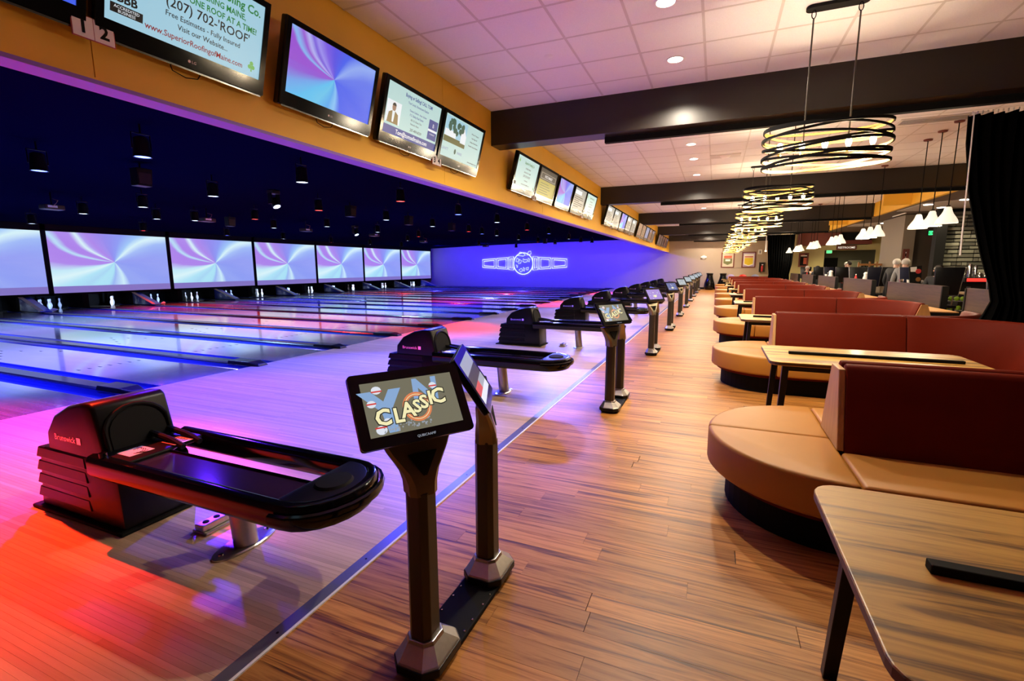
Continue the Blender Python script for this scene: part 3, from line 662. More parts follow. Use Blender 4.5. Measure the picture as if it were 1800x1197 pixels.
# ------------------------------------------------------------------ booth tables
def rrect(x0, y0, x1, y1, rad, n=5):
    return [(cx+rad*math.cos(a), cy+rad*math.sin(a)) for cx, cy, a0 in ((x1-rad, y1-rad, 0), (x0+rad, y1-rad, 90), (x0+rad, y0+rad, 180), (x1-rad, y0+rad, 270)) for a in [R(a0+90*i/n) for i in range(n+1)]]
def table():
    r = E('booth_table', '', 'table', (0, 0, 0), 0, 'wooden tables between the booths')
    B().prism(rrect(-.79, -.48, .79, .48, .09), .675, .707).build('tabletop', M['table'], r, bevel=.004)
    B().prism(rrect(-.791, -.481, .791, .481, .09), .680, .702).build('edge_band', M['darkedge'], r)
    B().box(-.60, -.032, .707, .66, .008, .733).build('centre_rail', M['matte'], r, bevel=.004)
    B().box(-.66, -.36, .615, .66, -.33, .675).box(-.66, .33, .615, .66, .36, .675).box(-.66, -.33, .615, -.63, .33, .675).box(.63, -.33, .615, .66, .33, .675).build('apron', M['black'], r)
    for sx in (-1, 1):
        for sy in (-1, 1):
            B().loft([[(sx*.66+a*.026, sy*.36+b_*.026, .675) for a, b_ in ((-1, -1), (1, -1), (1, 1), (-1, 1))], [(sx*.69+a*.022, sy*.39+b_*.022, 0) for a, b_ in ((-1, -1), (1, -1), (1, 1), (-1, 1))]]).build('leg', M['black'], r, bevel=.003)
    return r
M['darkedge'] = mat('brown_edge_band', (.075, .03, .018), .45)
t0 = table()
offs = [(1.16, 1.50), (1.26, 4.98), (1.19, 8.48), (1.22, 12.02), (1.20, 15.5), (1.26, 19.0), (1.2, 22.5), (1.28, 26.0), (1.2, 29.5), (1.15, 33.1)]
for k, (x, y) in enumerate(offs):
    lab = ['nearest wooden table with black centre rail, cut off by the right edge of the frame', 'second wooden table with a long black rail, behind the nearest booth'][k] if k < 2 else '%s wooden booth table from the camera' % ORD[k]
    if k == 0: t0.location = (x, y, 0); t0['label'] = lab
    else: dup(t0, (x, y, 0), None, lab)

# ------------------------------------------------------------------ monitors on the bulkhead
M['ad_blue'] = glow('advert_pale_blue', (.40, .70, .86), .85); M['ad_mint'] = glow('advert_mint', (.55, .80, .78), .85); M['ad_olive'] = glow('advert_olive', (.42, .38, .03), .8); M['ad_grey'] = glow('advert_grey', (.42, .44, .42), .7)
M['ad_rust'] = glow('advert_rust', (.30, .11, .06), .7); M['ad_plum'] = glow('advert_plum', (.10, .04, .06), .6); M['ad_steel'] = glow('advert_steel_blue', (.20, .28, .6), .7)
M['ink'] = glow('ink', (.01, .015, .02), .2); M['inkgreen'] = glow('ink_green', (.01, .28, .04), .7); M['inkred'] = glow('ink_red', (.35, .01, .015), .7); M['inkblue'] = glow('ink_blue', (.02, .05, .33), .8); M['inkwhite'] = glow('ink_white', (.9, .95, 1.), .9); M['clover'] = glow('clover_green', (.20, .55, .12), .8); M['skin2'] = glow('portrait_skin', (.45, .25, .17), .7); M['suit'] = glow('portrait_suit', (.35, .23, .08), .7); M['lawn'] = glow('lawn_olive', (.15, .16, .03), .6); M['leaf'] = glow('tree_green', (.02, .14, .09), .6)
TILT = R(14.5); TVX = -3.012
def tv(y, w_, label, kind):
    r = E('wall_monitor', label, 'television', (TVX, y, 2.678), 0, 'monitors on the ochre bulkhead'); r.rotation_euler = (0, TILT, 0)
    h = .578; hw = w_/2; bz = .042; bt = .095
    fr = B()
    fr.box(.012, -hw, 0, .07, hw, h)
    ho = fr.build('housing', M['gloss'], r, bevel=.012, seg=3, smooth=True)
    f2 = B().box(.066, -hw+.004, .008, .078, -hw+bz, h-.006).box(.066, hw-bz, .008, .078, hw-.004, h-.006).box(.066, -hw+bz, h-bz, .078, hw-bz, h-.006).box(.066, -hw+bz, .008, .078, hw-bz, bt)
    f2.build('bezel', M['gloss'], r)
    B().box(.04, -hw+.02, -.006, .076, hw-.02, .004).build('lower_trim', M['chrome'], r)
    B().box(.0, -.18, .16, .013, .18, .42).build('wall_bracket', M['matte'], r)
    B().tube([(.02, -.1, .02), (.03, -.08, -.03), (.03, 0, -.045), (.03, .07, -.03), (.02, .1, .02)], .003, 5).build('cable', M['matte'], r)
    txt('LG', .022, M['white'], r, (.0785, .01, .038), name='maker_lettering')
    B().cyl((.078, -.018, .045), (.0792, -.018, .045), .008, n=12).build('maker_emblem', M['white'], r)
    y0, y1, z0, z1 = -hw+bz, hw-bz, bt, h-bz; W = y1-y0; Hh = z1-z0
    mm = {'tunnel': M['tun2'], 'roof': M['ad_blue'], 'roof2': M['ad_mint'], 'agent': M['ad_mint'], 'house': M['ad_mint'], 'photo': M['ad_olive'], 'grey': M['ad_grey'], 'rust': M['ad_rust'], 'plum': M['ad_plum'], 'steel': M['ad_steel']}[kind]
    s = B().box(.066, y0, z0, .071, y1, z1).build('screen', mm, r)
    X = .0718
    def T(b_, sz, m_, u, v, al='CENTER', bold=0., sx=1.): return txt(b_, sz*Hh, m_, s, (X, y0+u*W, z0+v*Hh), ORX, 'lettering', al, bold, sx, ext=.0001)
    def Q(u0, u1, v0, v1, m_, n_='picture_patch', dx=0.): return B().box(.0705, y0+u0*W, z0+v0*Hh, .0714+dx, y0+u1*W, z0+v1*Hh).build(n_, m_, s)
    def clover(u, v, sz):
        b = B()
        for a in (90, 210, 330):
            cx, cz = y0+u*W+sz*.55*math.cos(R(a)), z0+v*Hh+sz*.55*math.sin(R(a))
            b.add([(X+.0002, cx+sz*.5*math.cos(t), cz+sz*.5*math.sin(t)) for t in [2*math.pi*i/12 for i in range(12)]], [tuple(range(12))])
        b.add([(X+.0002, y0+u*W-.004, z0+v*Hh-sz*1.3), (X+.0002, y0+u*W+.006, z0+v*Hh-sz*1.3), (X+.0002, y0+u*W+.003, z0+v*Hh), (X+.0002, y0+u*W-.003, z0+v*Hh)], [(0, 1, 2, 3)])
        b.build('clover_emblem', M['clover'], s)
    if kind == 'roof':
        T('Superior Roofing Co.', .15, M['inkgreen'], .97, .83, 'RIGHT', .02, .98); T('COVERING MAINE,', .105, M['inkgreen'], .66, .70, 'CENTER', .02, .9); T('ONE ROOF AT A TIME!', .105, M['inkgreen'], .95, .58, 'RIGHT', .02, .92)
        T("(207) 702-'ROOF'", .16, M['ink'], .90, .43, 'RIGHT', .008); T('Free Estimates - Fully Insured', .088, M['ink'], .83, .315, 'RIGHT', .008, .98); T('Visit our Website...', .088, M['ink'], .74, .205, 'RIGHT', .01)
        T('www.SuperiorRoofingofMaine.com', .098, M['inkred'], .86, .075, 'RIGHT', .012, .95); clover(.93, .15, .026)
        Q(.03, .20, .10, .20, M['ink']); T('BBB', .13, M['ink'], .115, .23, 'CENTER', .03); 
        X += .0004; T('ACCREDITED', .045, M['inkwhite'], .115, .155); T('BUSINESS', .045, M['inkwhite'], .115, .112)
    elif kind == 'roof2':
        T('Superior Roofing Co', .13, M['inkgreen'], .55, .80, 'CENTER', .02, .85); clover(.08, .85, .028); clover(.93, .1, .02)
        for i, (t_, sz) in enumerate((('COVERING MAINE', .07), ('ONE ROOF AT A TIME!', .07), ("(207) 702-'ROOF'", .1), ('Free Estimates', .06), ('www.SuperiorRoofingofMaine.com', .06))): T(t_, sz, M['ink'], .52, .64-.135*i, 'CENTER', .005, .9)
        Q(.02, .1, .04, .14, M['ink'])
    elif kind == 'agent':
        T('Buying or Selling? CALL TOM!', .105, M['inkblue'], .56, .86, 'CENTER', .02, .82); T('Your Local, Hometown Realtor', .075, M['inkblue'], .56, .745, 'CENTER', .006, .85)
        T('Thomas Godbole - Assoc. Broker', .062, M['inkblue'], .57, .61, 'CENTER', .008, .8); T('F.O. Bailey Real Estate', .07, M['inkblue'], .55, .52, 'CENTER', .006, .85); T('183 U.S. Route One', .06, M['ink'], .55, .43, 'CENTER', 0, .9); T('Falmouth, Maine', .055, M['ink'], .53, .35, 'CENTER', 0, .9)
        T('207-409-8339', .085, M['ink'], .57, .22, 'CENTER', .006, .95); Q(0, 1, 0, .17, M['inkblue']); Q(.80, .985, .22, .66, M['inkblue']); Q(.80, .985, .40, .45, M['inkwhite'], dx=.0003)
        X += .0006; T('Tom@tomsellmaine.com', .13, M['inkwhite'], .52, .045, 'CENTER', .012, .92); T('F.O.BAILEY', .045, M['inkwhite'], .893, .33); T('B', .12, M['inkwhite'], .893, .5); X -= .0006
        Q(.02, .26, .22, .66, M['inkwhite'])
        b = B(); cy, cz = y0+.14*W, z0+.54*Hh
        b.add([(X+.0004, cy+.028*math.cos(t), cz+.036*math.sin(t)) for t in [2*math.pi*i/14 for i in range(14)]], [tuple(range(14))]); b.build('portrait_head', M['skin2'], s)
        b = B(); b.add([(X+.0003, cy-.085, z0+.22*Hh), (X+.0003, cy+.085, z0+.22*Hh), (X+.0003, cy+.07, cz-.055), (X+.0003, cy, cz-.02), (X+.0003, cy-.07, cz-.055)], [(0, 1, 2, 3, 4)]); b.build('portrait_suit', M['suit'], s)
        b = B(); b.add([(X+.0005, cy-.012, z0+.25*Hh), (X+.0005, cy+.012, z0+.25*Hh), (X+.0005, cy+.02, cz-.03), (X+.0005, cy-.02, cz-.03)], [(0, 1, 2, 3)]); b.build('portrait_shirt', M['inkwhite'], s)
        b = B(); b.add([(X+.0006, cy+.029*math.cos(t), cz+.014+.026*math.sin(t)) for t in [math.pi*i/10 for i in range(11)]], [tuple(range(11))]); b.build('portrait_hair', M['ink'], s)
    elif kind == 'house':
        Q(.02, .56, .36, .97, M['ad_blue']); Q(.02, .56, .36, .50, M['lawn'], dx=.0002); Q(.03, .30, .5, .66, M['inkwhite'], dx=.0003)
        b = B(); q = random.Random(5)
        for i in range(22):
            cy, cz, rr_ = y0+(.12+.34*q.random())*W, z0+(.62+.28*q.random())*Hh, .02+.02*q.random()
            b.add([(X+.0006+.00002*i, cy+rr_*math.cos(t), cz+rr_*math.sin(t)) for t in [2*math.pi*j/8 for j in range(8)]], [tuple(range(8))])
        b.build('picture_tree', M['leaf'], s)
        b = B(); b.add([(X+.0008, y0+.42*W, z0+.46*Hh), (X+.0008, y0+.56*W, z0+.46*Hh), (X+.0008, y0+.56*W, z0+.66*Hh), (X+.0008, y0+.49*W, z0+.84*Hh), (X+.0008, y0+.42*W, z0+.66*Hh)], [(0, 1, 2, 3, 4)]); b.build('picture_gable', M['inkwhite'], s)
        for i, t_ in enumerate(("100 Years of \"Creating the", 'Finest Things in Life"', 'Awnings and Shade Products', 'Retractable, Canvas and Aluminum')): T(t_, .052, M['ink'], .79, .80-.105*i, 'CENTER', .012, .75)
        T('LEAVITT', .095, M['ad_steel'], .02, .16, 'LEFT', -.002, .9); T('PARRIS', .095, M['ad_steel'], .40, .16, 'LEFT', -.002, .9); T('www.leavittandparris.com', .06, M['ink'], .97, .06, 'RIGHT', .006, .85)
        b = B(); b.add([(X+.0003, y0+.345*W+.022*math.cos(t), z0+.2*Hh+.03*math.sin(t)) for t in [2*math.pi*i/14 for i in range(14)]], [tuple(range(14))]); b.build('picture_emblem', M['leaf'], s)
    elif kind == 'photo':
        Q(0, 1, .58, 1, M['ink']); Q(.08, .94, .62, .85, M['ad_grey'], dx=.0003); Q(.10, .92, .64, .83, M['ink'], dx=.0006); X += .001; T('PHOTO MARKET', .15, M['inkwhite'], .51, .68, 'CENTER', .01, .8); X -= .001
        for i in range(5): Q(.12, .6+.07*(i % 3), .45-.09*i, .475-.09*i, M['lawn'])
    elif kind in ('grey', 'rust', 'plum'):
        q = random.Random(int(y*10))
        Q(.05, .6, .72, .9, M['inkwhite' if kind == 'grey' else 'ad_steel' if q.random() > .6 else 'ad_rust'])
        for i in range(6): Q(.08, .5+.4*q.random(), .58-.09*i, .62-.09*i, M['ink'])
    return r
kinds = {0: [('tunnel', 'wall monitor with blue picture at the top left corner of the frame'), ('roof', 'wall monitor with the large blue roofing advert'), ('tunnel', 'large wall monitor showing blue and violet light streaks, beside the roofing advert'), ('agent', 'wall monitor with the real estate advert and portrait'), ('house', 'wall monitor with a house photo advert, right before the nearest beam')],
         1: [('roof2', 'wall monitor with mint roofing advert just behind the nearest beam'), ('photo', 'wall monitor with black and olive photo market advert'), ('tunnel', 'wall monitor with blue light streaks between adverts, behind the nearest beam'), ('grey', 'wall monitor with grey text advert right of the blue streaks, second bay'), ('roof2', 'last mint advert monitor before the second beam')]}
seq2 = ['grey', 'grey', 'tunnel', 'grey', 'grey']; seq3 = ['rust', 'rust', 'steel', 'rust', 'plum']; seq4 = ['plum', 'plum', 'plum', 'rust', 'plum']
nm = {'grey': 'grey advert', 'tunnel': 'blue streaks', 'rust': 'dim rust coloured picture', 'steel': 'dim steel blue picture', 'plum': 'dark plum picture'}
for bay, sq in ((2, seq2), (3, seq3), (4, seq4)):
    kinds[bay] = [(s_, 'wall monitor with %s, %s of the five in the %s bay' % (nm[s_], ORD[i], ORD[bay])) for i, s_ in enumerate(sq)]
start = [.565, 6.90, 13.45, 19.3, 26.4]; wid = [.98, .98, .99, 1.0, 1.0]
def sign(y, n1, n2, lab):
    r = E('lane_number_sign', lab, 'sign', (TVX+.085, y+.01, 2.62), 0, 'lane number signs'); r.rotation_euler = (0, 0, 0)
    f = B().box(-.006, -.092, 0, 0, .092, .108).build('frame', M['signedge'], r)
    B().box(0, -.088, .004, .0015, -.0015, .104).build('number_plate', M['white'], r); B().box(0, .0015, .004, .0015, .088, .104).build('number_plate', M['white'], r)
    txt(n1, .085, M['matte'], r, (.002, -.045, .026), name='number', bold=.03); txt(n2, .085, M['matte'], r, (.002, .045, .026), name='number', bold=.03)
M['signedge'] = mat('red_sign_edge', (.35, .05, .04), .5)
for bay in range(5):
    ys = start[bay]; w_ = wid[bay]; gaps = [.03, .13, .11, .03, 0]; y = ys
    for i in range(5):
        tv(y+w_/2, w_, kinds[bay][i][1], kinds[bay][i][0])
        if i in (0, 3):
            a = 1+bay*4+(0 if i == 0 else 2)
            sign(y+w_+.015, str(a), str(a+1), '%s white lane number sign from the camera along the ochre bulkhead' % ORD[bay*2+(1 if i else 0)])
        y += w_+gaps[i]

# ------------------------------------------------------------------ oval ring chandeliers
M['goldin'] = mat('gold_inner_band', (.34, .20, .05), .5, .2)
def chandelier():
    r = E('ring_chandelier', '', 'chandelier', (0, 0, 0), 0, 'oval ring chandeliers over the concourse')
    B().prism(rrect(-.225, -.055, .225, .055, .05), HC-.032, HC-.006).build('canopy', M['matte'], r, bevel=.004)
    zc = 2.52
    for sx in (-.165, .165):
        rod = B().cyl((sx, 0, zc-.04), (sx, 0, HC-.10), .0065, n=8).build('rod', M['charcoal'], r, smooth=True)
        B().tube([(sx+.016*math.cos(a), 0, HC-.066+.032*math.sin(a)) for a in [2*math.pi*i/14 for i in range(14)]], .004, 6, closed=True).build('hook', M['matte'], rod, smooth=True)
    lv = [2.36, 2.435, 2.515, 2.59, 2.67]
    prs = [(0, 0), (1, 0), (0, 1), (2, 1), (1, 2), (3, 2), (2, 3), (4, 3), (3, 4), (4, 4)]
    q = random.Random(11)
    for a, b_ in prs:
        za, zb = lv[a], lv[b_]+.012; tx = (q.random()-.5)*.05; A = .47+.02*q.random(); D = .185+.03*q.random(); n = 44
        def ringp(s, h): return [(s*A*math.cos(t), s*D*math.sin(t)*(1 if s == 1 else .985), (za+zb)/2-(zb-za)/2*-math.cos(t)+tx*math.sin(t)*2+h) for t in [2*math.pi*i/n for i in range(n)]]
        b = B(); o1, o2, i1, i2 = ringp(1, -.010), ringp(1, .010), ringp(.978, -.010), ringp(.978, .010)
        b.loft([i2, o2, o1, i1], caps=False)
        ro = b.build('ring', M['matte'], r, smooth=True)
        B().loft([ringp(.9775, -.0095), ringp(.9775, .0095)], caps=False).build('inner_band', M['goldin'], ro, smooth=True)
    B().box(-.42, -.012, zc-.075, .42, .012, zc-.06).build('lamp_bar', M['charcoal'], r)
    B().tube([(.43*math.cos(t), .17*math.sin(t), zc-.055) for t in [2*math.pi*i/40 for i in range(40)]], .005, 5, closed=True).build('carrier_hoop', M['charcoal'], r)
    for x in (-.34, -.17, 0, .17, .34):
        so = B().cyl((x, 0, zc-.06), (x, 0, zc-.02), .014, n=10).build('socket', M['gold'], r)
        B().lathe([(.0001, -.03), (.012, -.028), (.022, .0), (.025, .02), (.018, .042), (.0001, .052)], 12, (x, 0, zc+.005)).build('bulb', M['bulb'], so, smooth=True)
    return r
c0 = chandelier()
CH = [(.80, 5.0)]+[(.80, 8.48+3.5*i) for i in range(8)]
for k, (x, y) in enumerate(CH):
    lab = ['nearest black and gold oval ring chandelier on two rods', 'second oval ring chandelier, hanging just behind the nearest beam'][k] if k < 2 else '%s oval ring chandelier from the camera' % ORD[k]
    if k == 0: c0.location = (x, y, 0); c0['label'] = lab
    else: dup(c0, (x, y, 0), None, lab)
    for dx in (-.25, .25): point(x+dx, y, 2.44, WARM, 72, .05)
# recessed downlights
dl0 = E('ceiling_downlight', '', 'downlight', (0, 0, 0), 0, 'round downlights in the tiled ceiling')
B().loft([[(.095*s*math.cos(a), .095*s*math.sin(a), z) for a in [2*math.pi*i/24 for i in range(24)]] for s, z in ((.78, .012), (.80, -.008), (1, -.010), (1, -.004))], caps=False).build('trim_ring', M['white'], dl0, smooth=True)
B().lathe([(.0001, -.006), (.074, -.006), (.074, .012)], 20).build('lens', M['dlens'], dl0, smooth=True)
dls = [(-.505, 4.443), (-.517, 5.628)]
for k in range(1, 5): dls += [(-.53, 2.42+7*k), (-.535, 3.68+7*k), (-.54, 5.5+7*k)]
for k, (x, y) in enumerate(dls):
    lab = '%s bright round downlight in the ceiling row, counted from the camera' % ORD[k]
    if k == 0: dl0.location = (x, y, HC); dl0['label'] = lab
    else: dup(dl0, (x, y, HC), None, lab)
    spot(x, y, HC-.03, x, y, 0, (1., .86, .68), 260, 150, .35, .05)
# small ceiling fittings
o = B().lathe([(.0001, -.012), (.04, -.01), (.055, 0), (.055, .01)], 20, (-1.708, 5.029, HC)).build('sprinkler_cap', M['white'], smooth=True); tag(o, 'small round white sprinkler cap in the lavender ceiling tiles', 'sprinkler')
o = B().lathe([(.0001, -.012), (.04, -.01), (.055, 0), (.055, .01)], 20, (-1.15, 12.0, HC)).build('sprinkler_cap', M['white'], smooth=True); tag(o, 'round white sprinkler cap in the second ceiling bay', 'sprinkler')
r = E('ceiling_speaker', 'round ceiling speaker on a pale mounting plate, beside the nearest chandelier', 'speaker', (.044, 10.61, HC))
B().cbox(0, 0, -.008, .55, .28, .012).build('plate', M['grid'], r, bevel=.003); B().lathe([(.0001, -.045), (.07, -.04), (.10, -.015)], 24).build('grille', M['white'], r, smooth=True)
for k, (x, y) in enumerate([(2.9, 9.3), (2.6, 16.6)]):
    r = E('ceiling_vent', ['slotted ceiling vent above the first pendant trio', 'slotted ceiling vent above the second pendant trio'][k], 'vent', (x, y, HC), 0, 'ceiling vents')
    B().box(-.5, -.18, -.012, .5, -.14, 0).box(-.5, .14, -.012, .5, .18, 0).box(-.5, -.14, -.012, -.46, .14, 0).box(.46, -.14, -.012, .5, .14, 0).build('frame', M['grid'], r)
    B().box(-.46, -.14, -.004, .46, .14, 0).build('backing', M['matte'], r)
    for i in range(4): B().box(-.46, -.12+.07*i, -.012, .46, -.10+.07*i, -.002).build('blade', M['grid'], r)
# ------------------------------------------------------------------ pendant trios
def pendant():
    r = E('bell_pendant', '', 'pendant lamp', (0, 0, 0), 0, 'white bell pendants by the restaurant')
    B().lathe([(.0001, -.03), (.06, -.026), (.065, -.004)], 16, (0, 0, HC-.004)).build('canopy', M['maroon'], r, smooth=True)
    B().cyl((0, 0, 2.40), (0, 0, HC-.03), .0075, n=6).build('cord', M['matte'], r)
    B().lathe([(.022, 2.42), (.03, 2.40), (.032, 2.36)], 12).build('socket_cap', M['charcoal'], r, smooth=True)
    B().lathe([(.034, 2.395), (.046, 2.37), (.054, 2.335), (.070, 2.295), (.102, 2.245), (.128, 2.20), (.138, 2.165), (.138, 2.15), (.130, 2.155), (.12, 2.195), (.095, 2.24), (.064, 2.292), (.048, 2.335), (.03, 2.37)], 22).build('shade', M['lampglass'], r, smooth=True)
    return r
p0 = pendant(); n = 0
for tno, yc in enumerate([10.1, 13.55, 17.0, 20.5, 24.0, 27.4]):
    for i, dy in enumerate((-.58, 0, .58)):
        if tno == 5 and i: continue
        lab = '%s white glass bell pendant of the %s trio from the camera' % (['nearest', 'middle', 'farthest'][i], ORD[tno]) if tno < 5 else 'single white bell pendant in front of the far black curtain'
        if n == 0: p0.location = (3.22, yc+dy, 0); p0['label'] = lab
        else: dup(p0, (3.22, yc+dy, 0), None, lab)
        n += 1
    point(3.22, yc, 2.08, (1., .84, .6), 95, .12)
# ------------------------------------------------------------------ curtains
def curtain(x, y, ztop, zbot, prof, lab, wand=True, n=90, folds=11):
    r = E('stage_curtain', lab, 'curtain', (x, y, 0))
    rings = []
    for z, xa, xb, dep in prof:
        rings.append([(xa+(xb-xa)*i/n, dep*math.sin(2*math.pi*folds*i/n)+.3*dep*math.sin(5.1*i/n*math.pi*2+z*2), z) for i in range(n+1)])
    rr_ = [ [*a, *[(p[0], p[1]+.02, p[2]) for p in reversed(a)]] for a in rings]
    B().loft(rr_).build('drape', M['curtain'], r, smooth=True)
    hk = B()
    for i in range(26): hk.tube([(prof[0][1]+.03+(prof[0][2]-prof[0][1]-.06)*i/25, .0, ztop+.0), (prof[0][1]+.03+(prof[0][2]-prof[0][1]-.06)*i/25, 0, ztop+.035)], .007, 5)
    o = hk.build('glider', M['white'], r); o['kind'] = 'stuff'
    if wand:
        B().cyl((prof[0][1]+.01, -.09, ztop), (prof[0][1]+.055, -.09, ztop-1.46), .006, .009, 8).build('pull_wand', M['white'], r)
    return r
curtain(0, 6.80, 3.075, .9, [(3.075, 2.37, 3.45, .05), (2.8, 2.38, 3.42, .055), (2.3, 2.45, 3.36, .06), (1.95, 2.54, 3.3, .06), (1.6, 2.64, 3.26, .05), (1.3, 2.74, 3.25, .04), (1.12, 2.78, 3.3, .045), (.98, 2.74, 3.36, .06), (.82, 2.68, 3.42, .07)], 'black curtain gathered under the nearest beam at the right edge')
r = curtain(0, 27.4+.45, 3.08, .0, [(3.08, 2.34, 3.56, .05), (2.3, 2.38, 3.54, .06), (1.6, 2.44, 3.5, .06), (1.1, 2.5, 3.42, .06), (.82, 2.46, 3.44, .06)], 'far black curtain beside the tan end wall', wand=False)
w2 = B().cyl((2.27, -.09, 3.08), (2.28, -.09, 2.3), .012, .03, 8).build('pull_wand', M['white'], r); B().lathe([(.0001, -.02), (.05, -.01), (.055, .03), (.03, .07), (.0001, .085)], 14, (2.28, -.09, 2.26)).build('wand_bell', M['lampglass'], w2, smooth=True)
# ------------------------------------------------------------------ lane lamps and projectors on the dark ceiling
def ceilz(x): 
    for (xa, za), (xb, zb) in zip(dc, dc[1:]):
        if xb <= x <= xa: return za+(zb-za)*(xa-x)/(xa-xb)
    return 3.0
def par(lens):
    r = E('stage_lamp', '', 'stage lamp', (0, 0, 0), 0, 'stage lamps on the dark lane ceiling')
    B().lathe([(.06, .26), (.085, .24), (.10, .05), (.105, 0), (.098, .0), (.09, .03)], 18).build('can', M['black'], r, smooth=True)
    B().lathe([(.0001, .005), (.092, .008)], 18).build('lens', M[lens], r, smooth=True)
    B().tube([(0, -.115, .10), (0, -.115, .30), (0, .115, .30), (0, .115, .10)], .009, 6).cyl((0, 0, .30), (0, 0, .42), .012, n=8).build('yoke', M['black'], r)
    return r
def proj():
    r = E('projector', '', 'projector', (0, 0, 0), 0, 'projectors on the dark lane ceiling')
    bo = B().cbox(0, 0, 0, .30, .38, .11).build('housing', M['charcoal'], r, bevel=.02)
    B().cyl((-.15, .08, 0), (-.18, .08, 0), .04, n=14).build('lens', M['gloss'], bo); B().cbox(.151, -.05, .01, .004, .18, .05).build('socket_panel', M['white'], bo)
    B().cyl((0, 0, .05), (0, 0, .34), .018, n=8).build('pole', M['black'], r)
    B().tube([(.15, -.05, .02), (.2, .0, .08), (.16, .06, .16), (.02, .02, .2)], .006, 5).build('cable', M['beige'], r)
    return r
def movhead():
    r = E('moving_head_lamp', '', 'stage lamp', (0, 0, 0), 0, 'moving head lamps on the dark lane ceiling')
    B().cbox(0, 0, .28, .20, .22, .08).build('base', M['charcoal'], r, bevel=.01)
    B().box(-.06, -.13, .0, .06, -.10, .26).box(-.06, .10, .0, .06, .13, .26).build('yoke', M['black'], r, bevel=.006)
    h = B().cyl((-.02, 0, .12), (.08, 0, -.06), .085, .095, 16).build('head', M['black'], r, smooth=True); B().cyl((.079, 0, -.058), (.082, 0, -.064), .08, n=16).build('lens', M['palelens'], h)
    return r
def spk():
    r = E('ceiling_loudspeaker', '', 'loudspeaker', (0, 0, 0), 0, 'black loudspeakers on the dark lane ceiling')
    B().loft([[(-.10, -.12, .0), (.10, -.12, 0), (.10, .12, 0), (-.10, .12, 0)], [(-.08, -.13, .30), (.13, -.13, .30), (.13, .13, .30), (-.08, .13, .30)]]).build('cabinet', M['black'], r, bevel=.01)
    B().cyl((.0, 0, .28), (0, 0, .40), .015, n=8).build('bracket', M['black'], r)
    B().box(.112, -.1, .04, .122, .1, .27).build('grille', M['charcoal'], r)
    return r
PR = {'b': par('bluelens'), 'w': par('palelens'), 'r': par('redlens'), 'p': proj(), 'm': movhead(), 's': spk()}
used = {}
FX = [('b', -9.3, 4.05), ('b', -7.1, 4.2), ('w', -9.4, 6.8), ('s', -9.5, 5.55), ('w', -12.2, 7.1), ('p', -14.5, 6.45), ('w', -14.6, 7.1), ('w', -18, 7.5), ('w', -14.4, 8.7), ('r', -18, 10.4), ('w', -14, 9.5), ('p', -14.2, 10), ('s', -14.8, 11.2), ('r', -12.3, 10.1), ('m', -9.9, 8.7), ('w', -14.1, 12.3),
      ('b', -17.8, 13.3), ('w', -6.7, 6.5), ('r', -9.3, 9.5), ('r', -6.6, 9.2), ('s', -9.7, 11.1), ('w', -9.3, 12.2), ('b', -6.75, 12.1), ('w', -9.3, 14.8), ('w', -6.75, 14.7), ('w', -12.3, 12.9), ('p', -14.5, 14.1), ('w', -17.7, 15.9), ('r', -18, 19.1), ('m', -14.3, 16.6), ('w', -12.4, 15.7), ('p', -14.1, 17.6),
      ('w', -17.7, 21.7), ('s', -9.75, 14), ('r', -12.5, 18.7), ('w', -14.5, 20.7), ('p', -15, 22.9), ('w', -17.7, 24.6), ('s', -9.75, 16.9), ('r', -9.3, 17.5), ('b', -9.4, 18.9), ('w', -9.3, 20.2), ('w', -13.8, 27.3), ('p', -14.5, 29.7), ('w', -9.6, 23.6), ('r', -7.0, 18.1), ('b', -6.9, 20.5), ('w', -7.2, 24.7), ('r', -9.5, 26.3), ('s', -9.8, 28.4), ('r', -7.4, 27.9), ('w', -13, 31.5), ('w', -9.4, 29.2), ('b', -7.0, 29)]
words = {'b': 'black stage lamp with glowing blue lens', 'w': 'black stage lamp with pale white lens', 'r': 'black stage lamp with glowing red lens', 'p': 'grey video projector with cream cable', 'm': 'black moving head lamp', 's': 'black box loudspeaker'}
for k, x, y in sorted(FX, key=lambda q: math.atan2(q[1], q[2])):
    i = used.get(k, 0); used[k] = i+1; o_ = 0
    lab = '%s on the dark ceiling, %s such from the left' % (words[k], ORD[i] if i < 20 else 'twenty-%s' % ORD[i-20])
    top = {'b': .42, 'w': .42, 'r': .42, 'p': .34, 'm': .32, 's': .40}[k]
    loc = (x, y, ceilz(x)-top-.012)
    if i == 0: PR[k].location = loc; PR[k]['label'] = lab
    else: dup(PR[k], loc, None, lab)
# ------------------------------------------------------------------ neon sign on the blue wall
r = E('neon_wall_sign', 'glowing blue neon belt shaped sign with round centre on the far blue wall', 'neon sign', (-13.75, YF-.06, 1.79))
def outline(pts, rad=.028, name='neon_panel'): return B().tube([(x, 0, z) for x, z in pts], rad, 6, closed=True).build(name, M['neon'], r, smooth=True)
for s in (-1, 1):
    for (xa, xb, ha, hb) in ((2.35, 3.5, .38, .30), (1.32, 2.25, .45, .39), (.80, 1.22, .52, .48)):
        outline([(s*xa, -ha), (s*xb, -hb), (s*xb, hb), (s*xa, ha)]); outline([(s*(xa+.13), -ha+.13), (s*(xb-.13), -hb+.13), (s*(xb-.13), hb-.13), (s*(xa+.13), ha-.13)])
B().cyl((0, .03, 0), (0, .05, 0), .80, n=40).build('disc', M['neonfill'], r)
outline([(.80*math.cos(2*math.pi*i/48), -.02+.82*math.sin(2*math.pi*i/48)) for i in range(48)], .035, 'neon_ring')
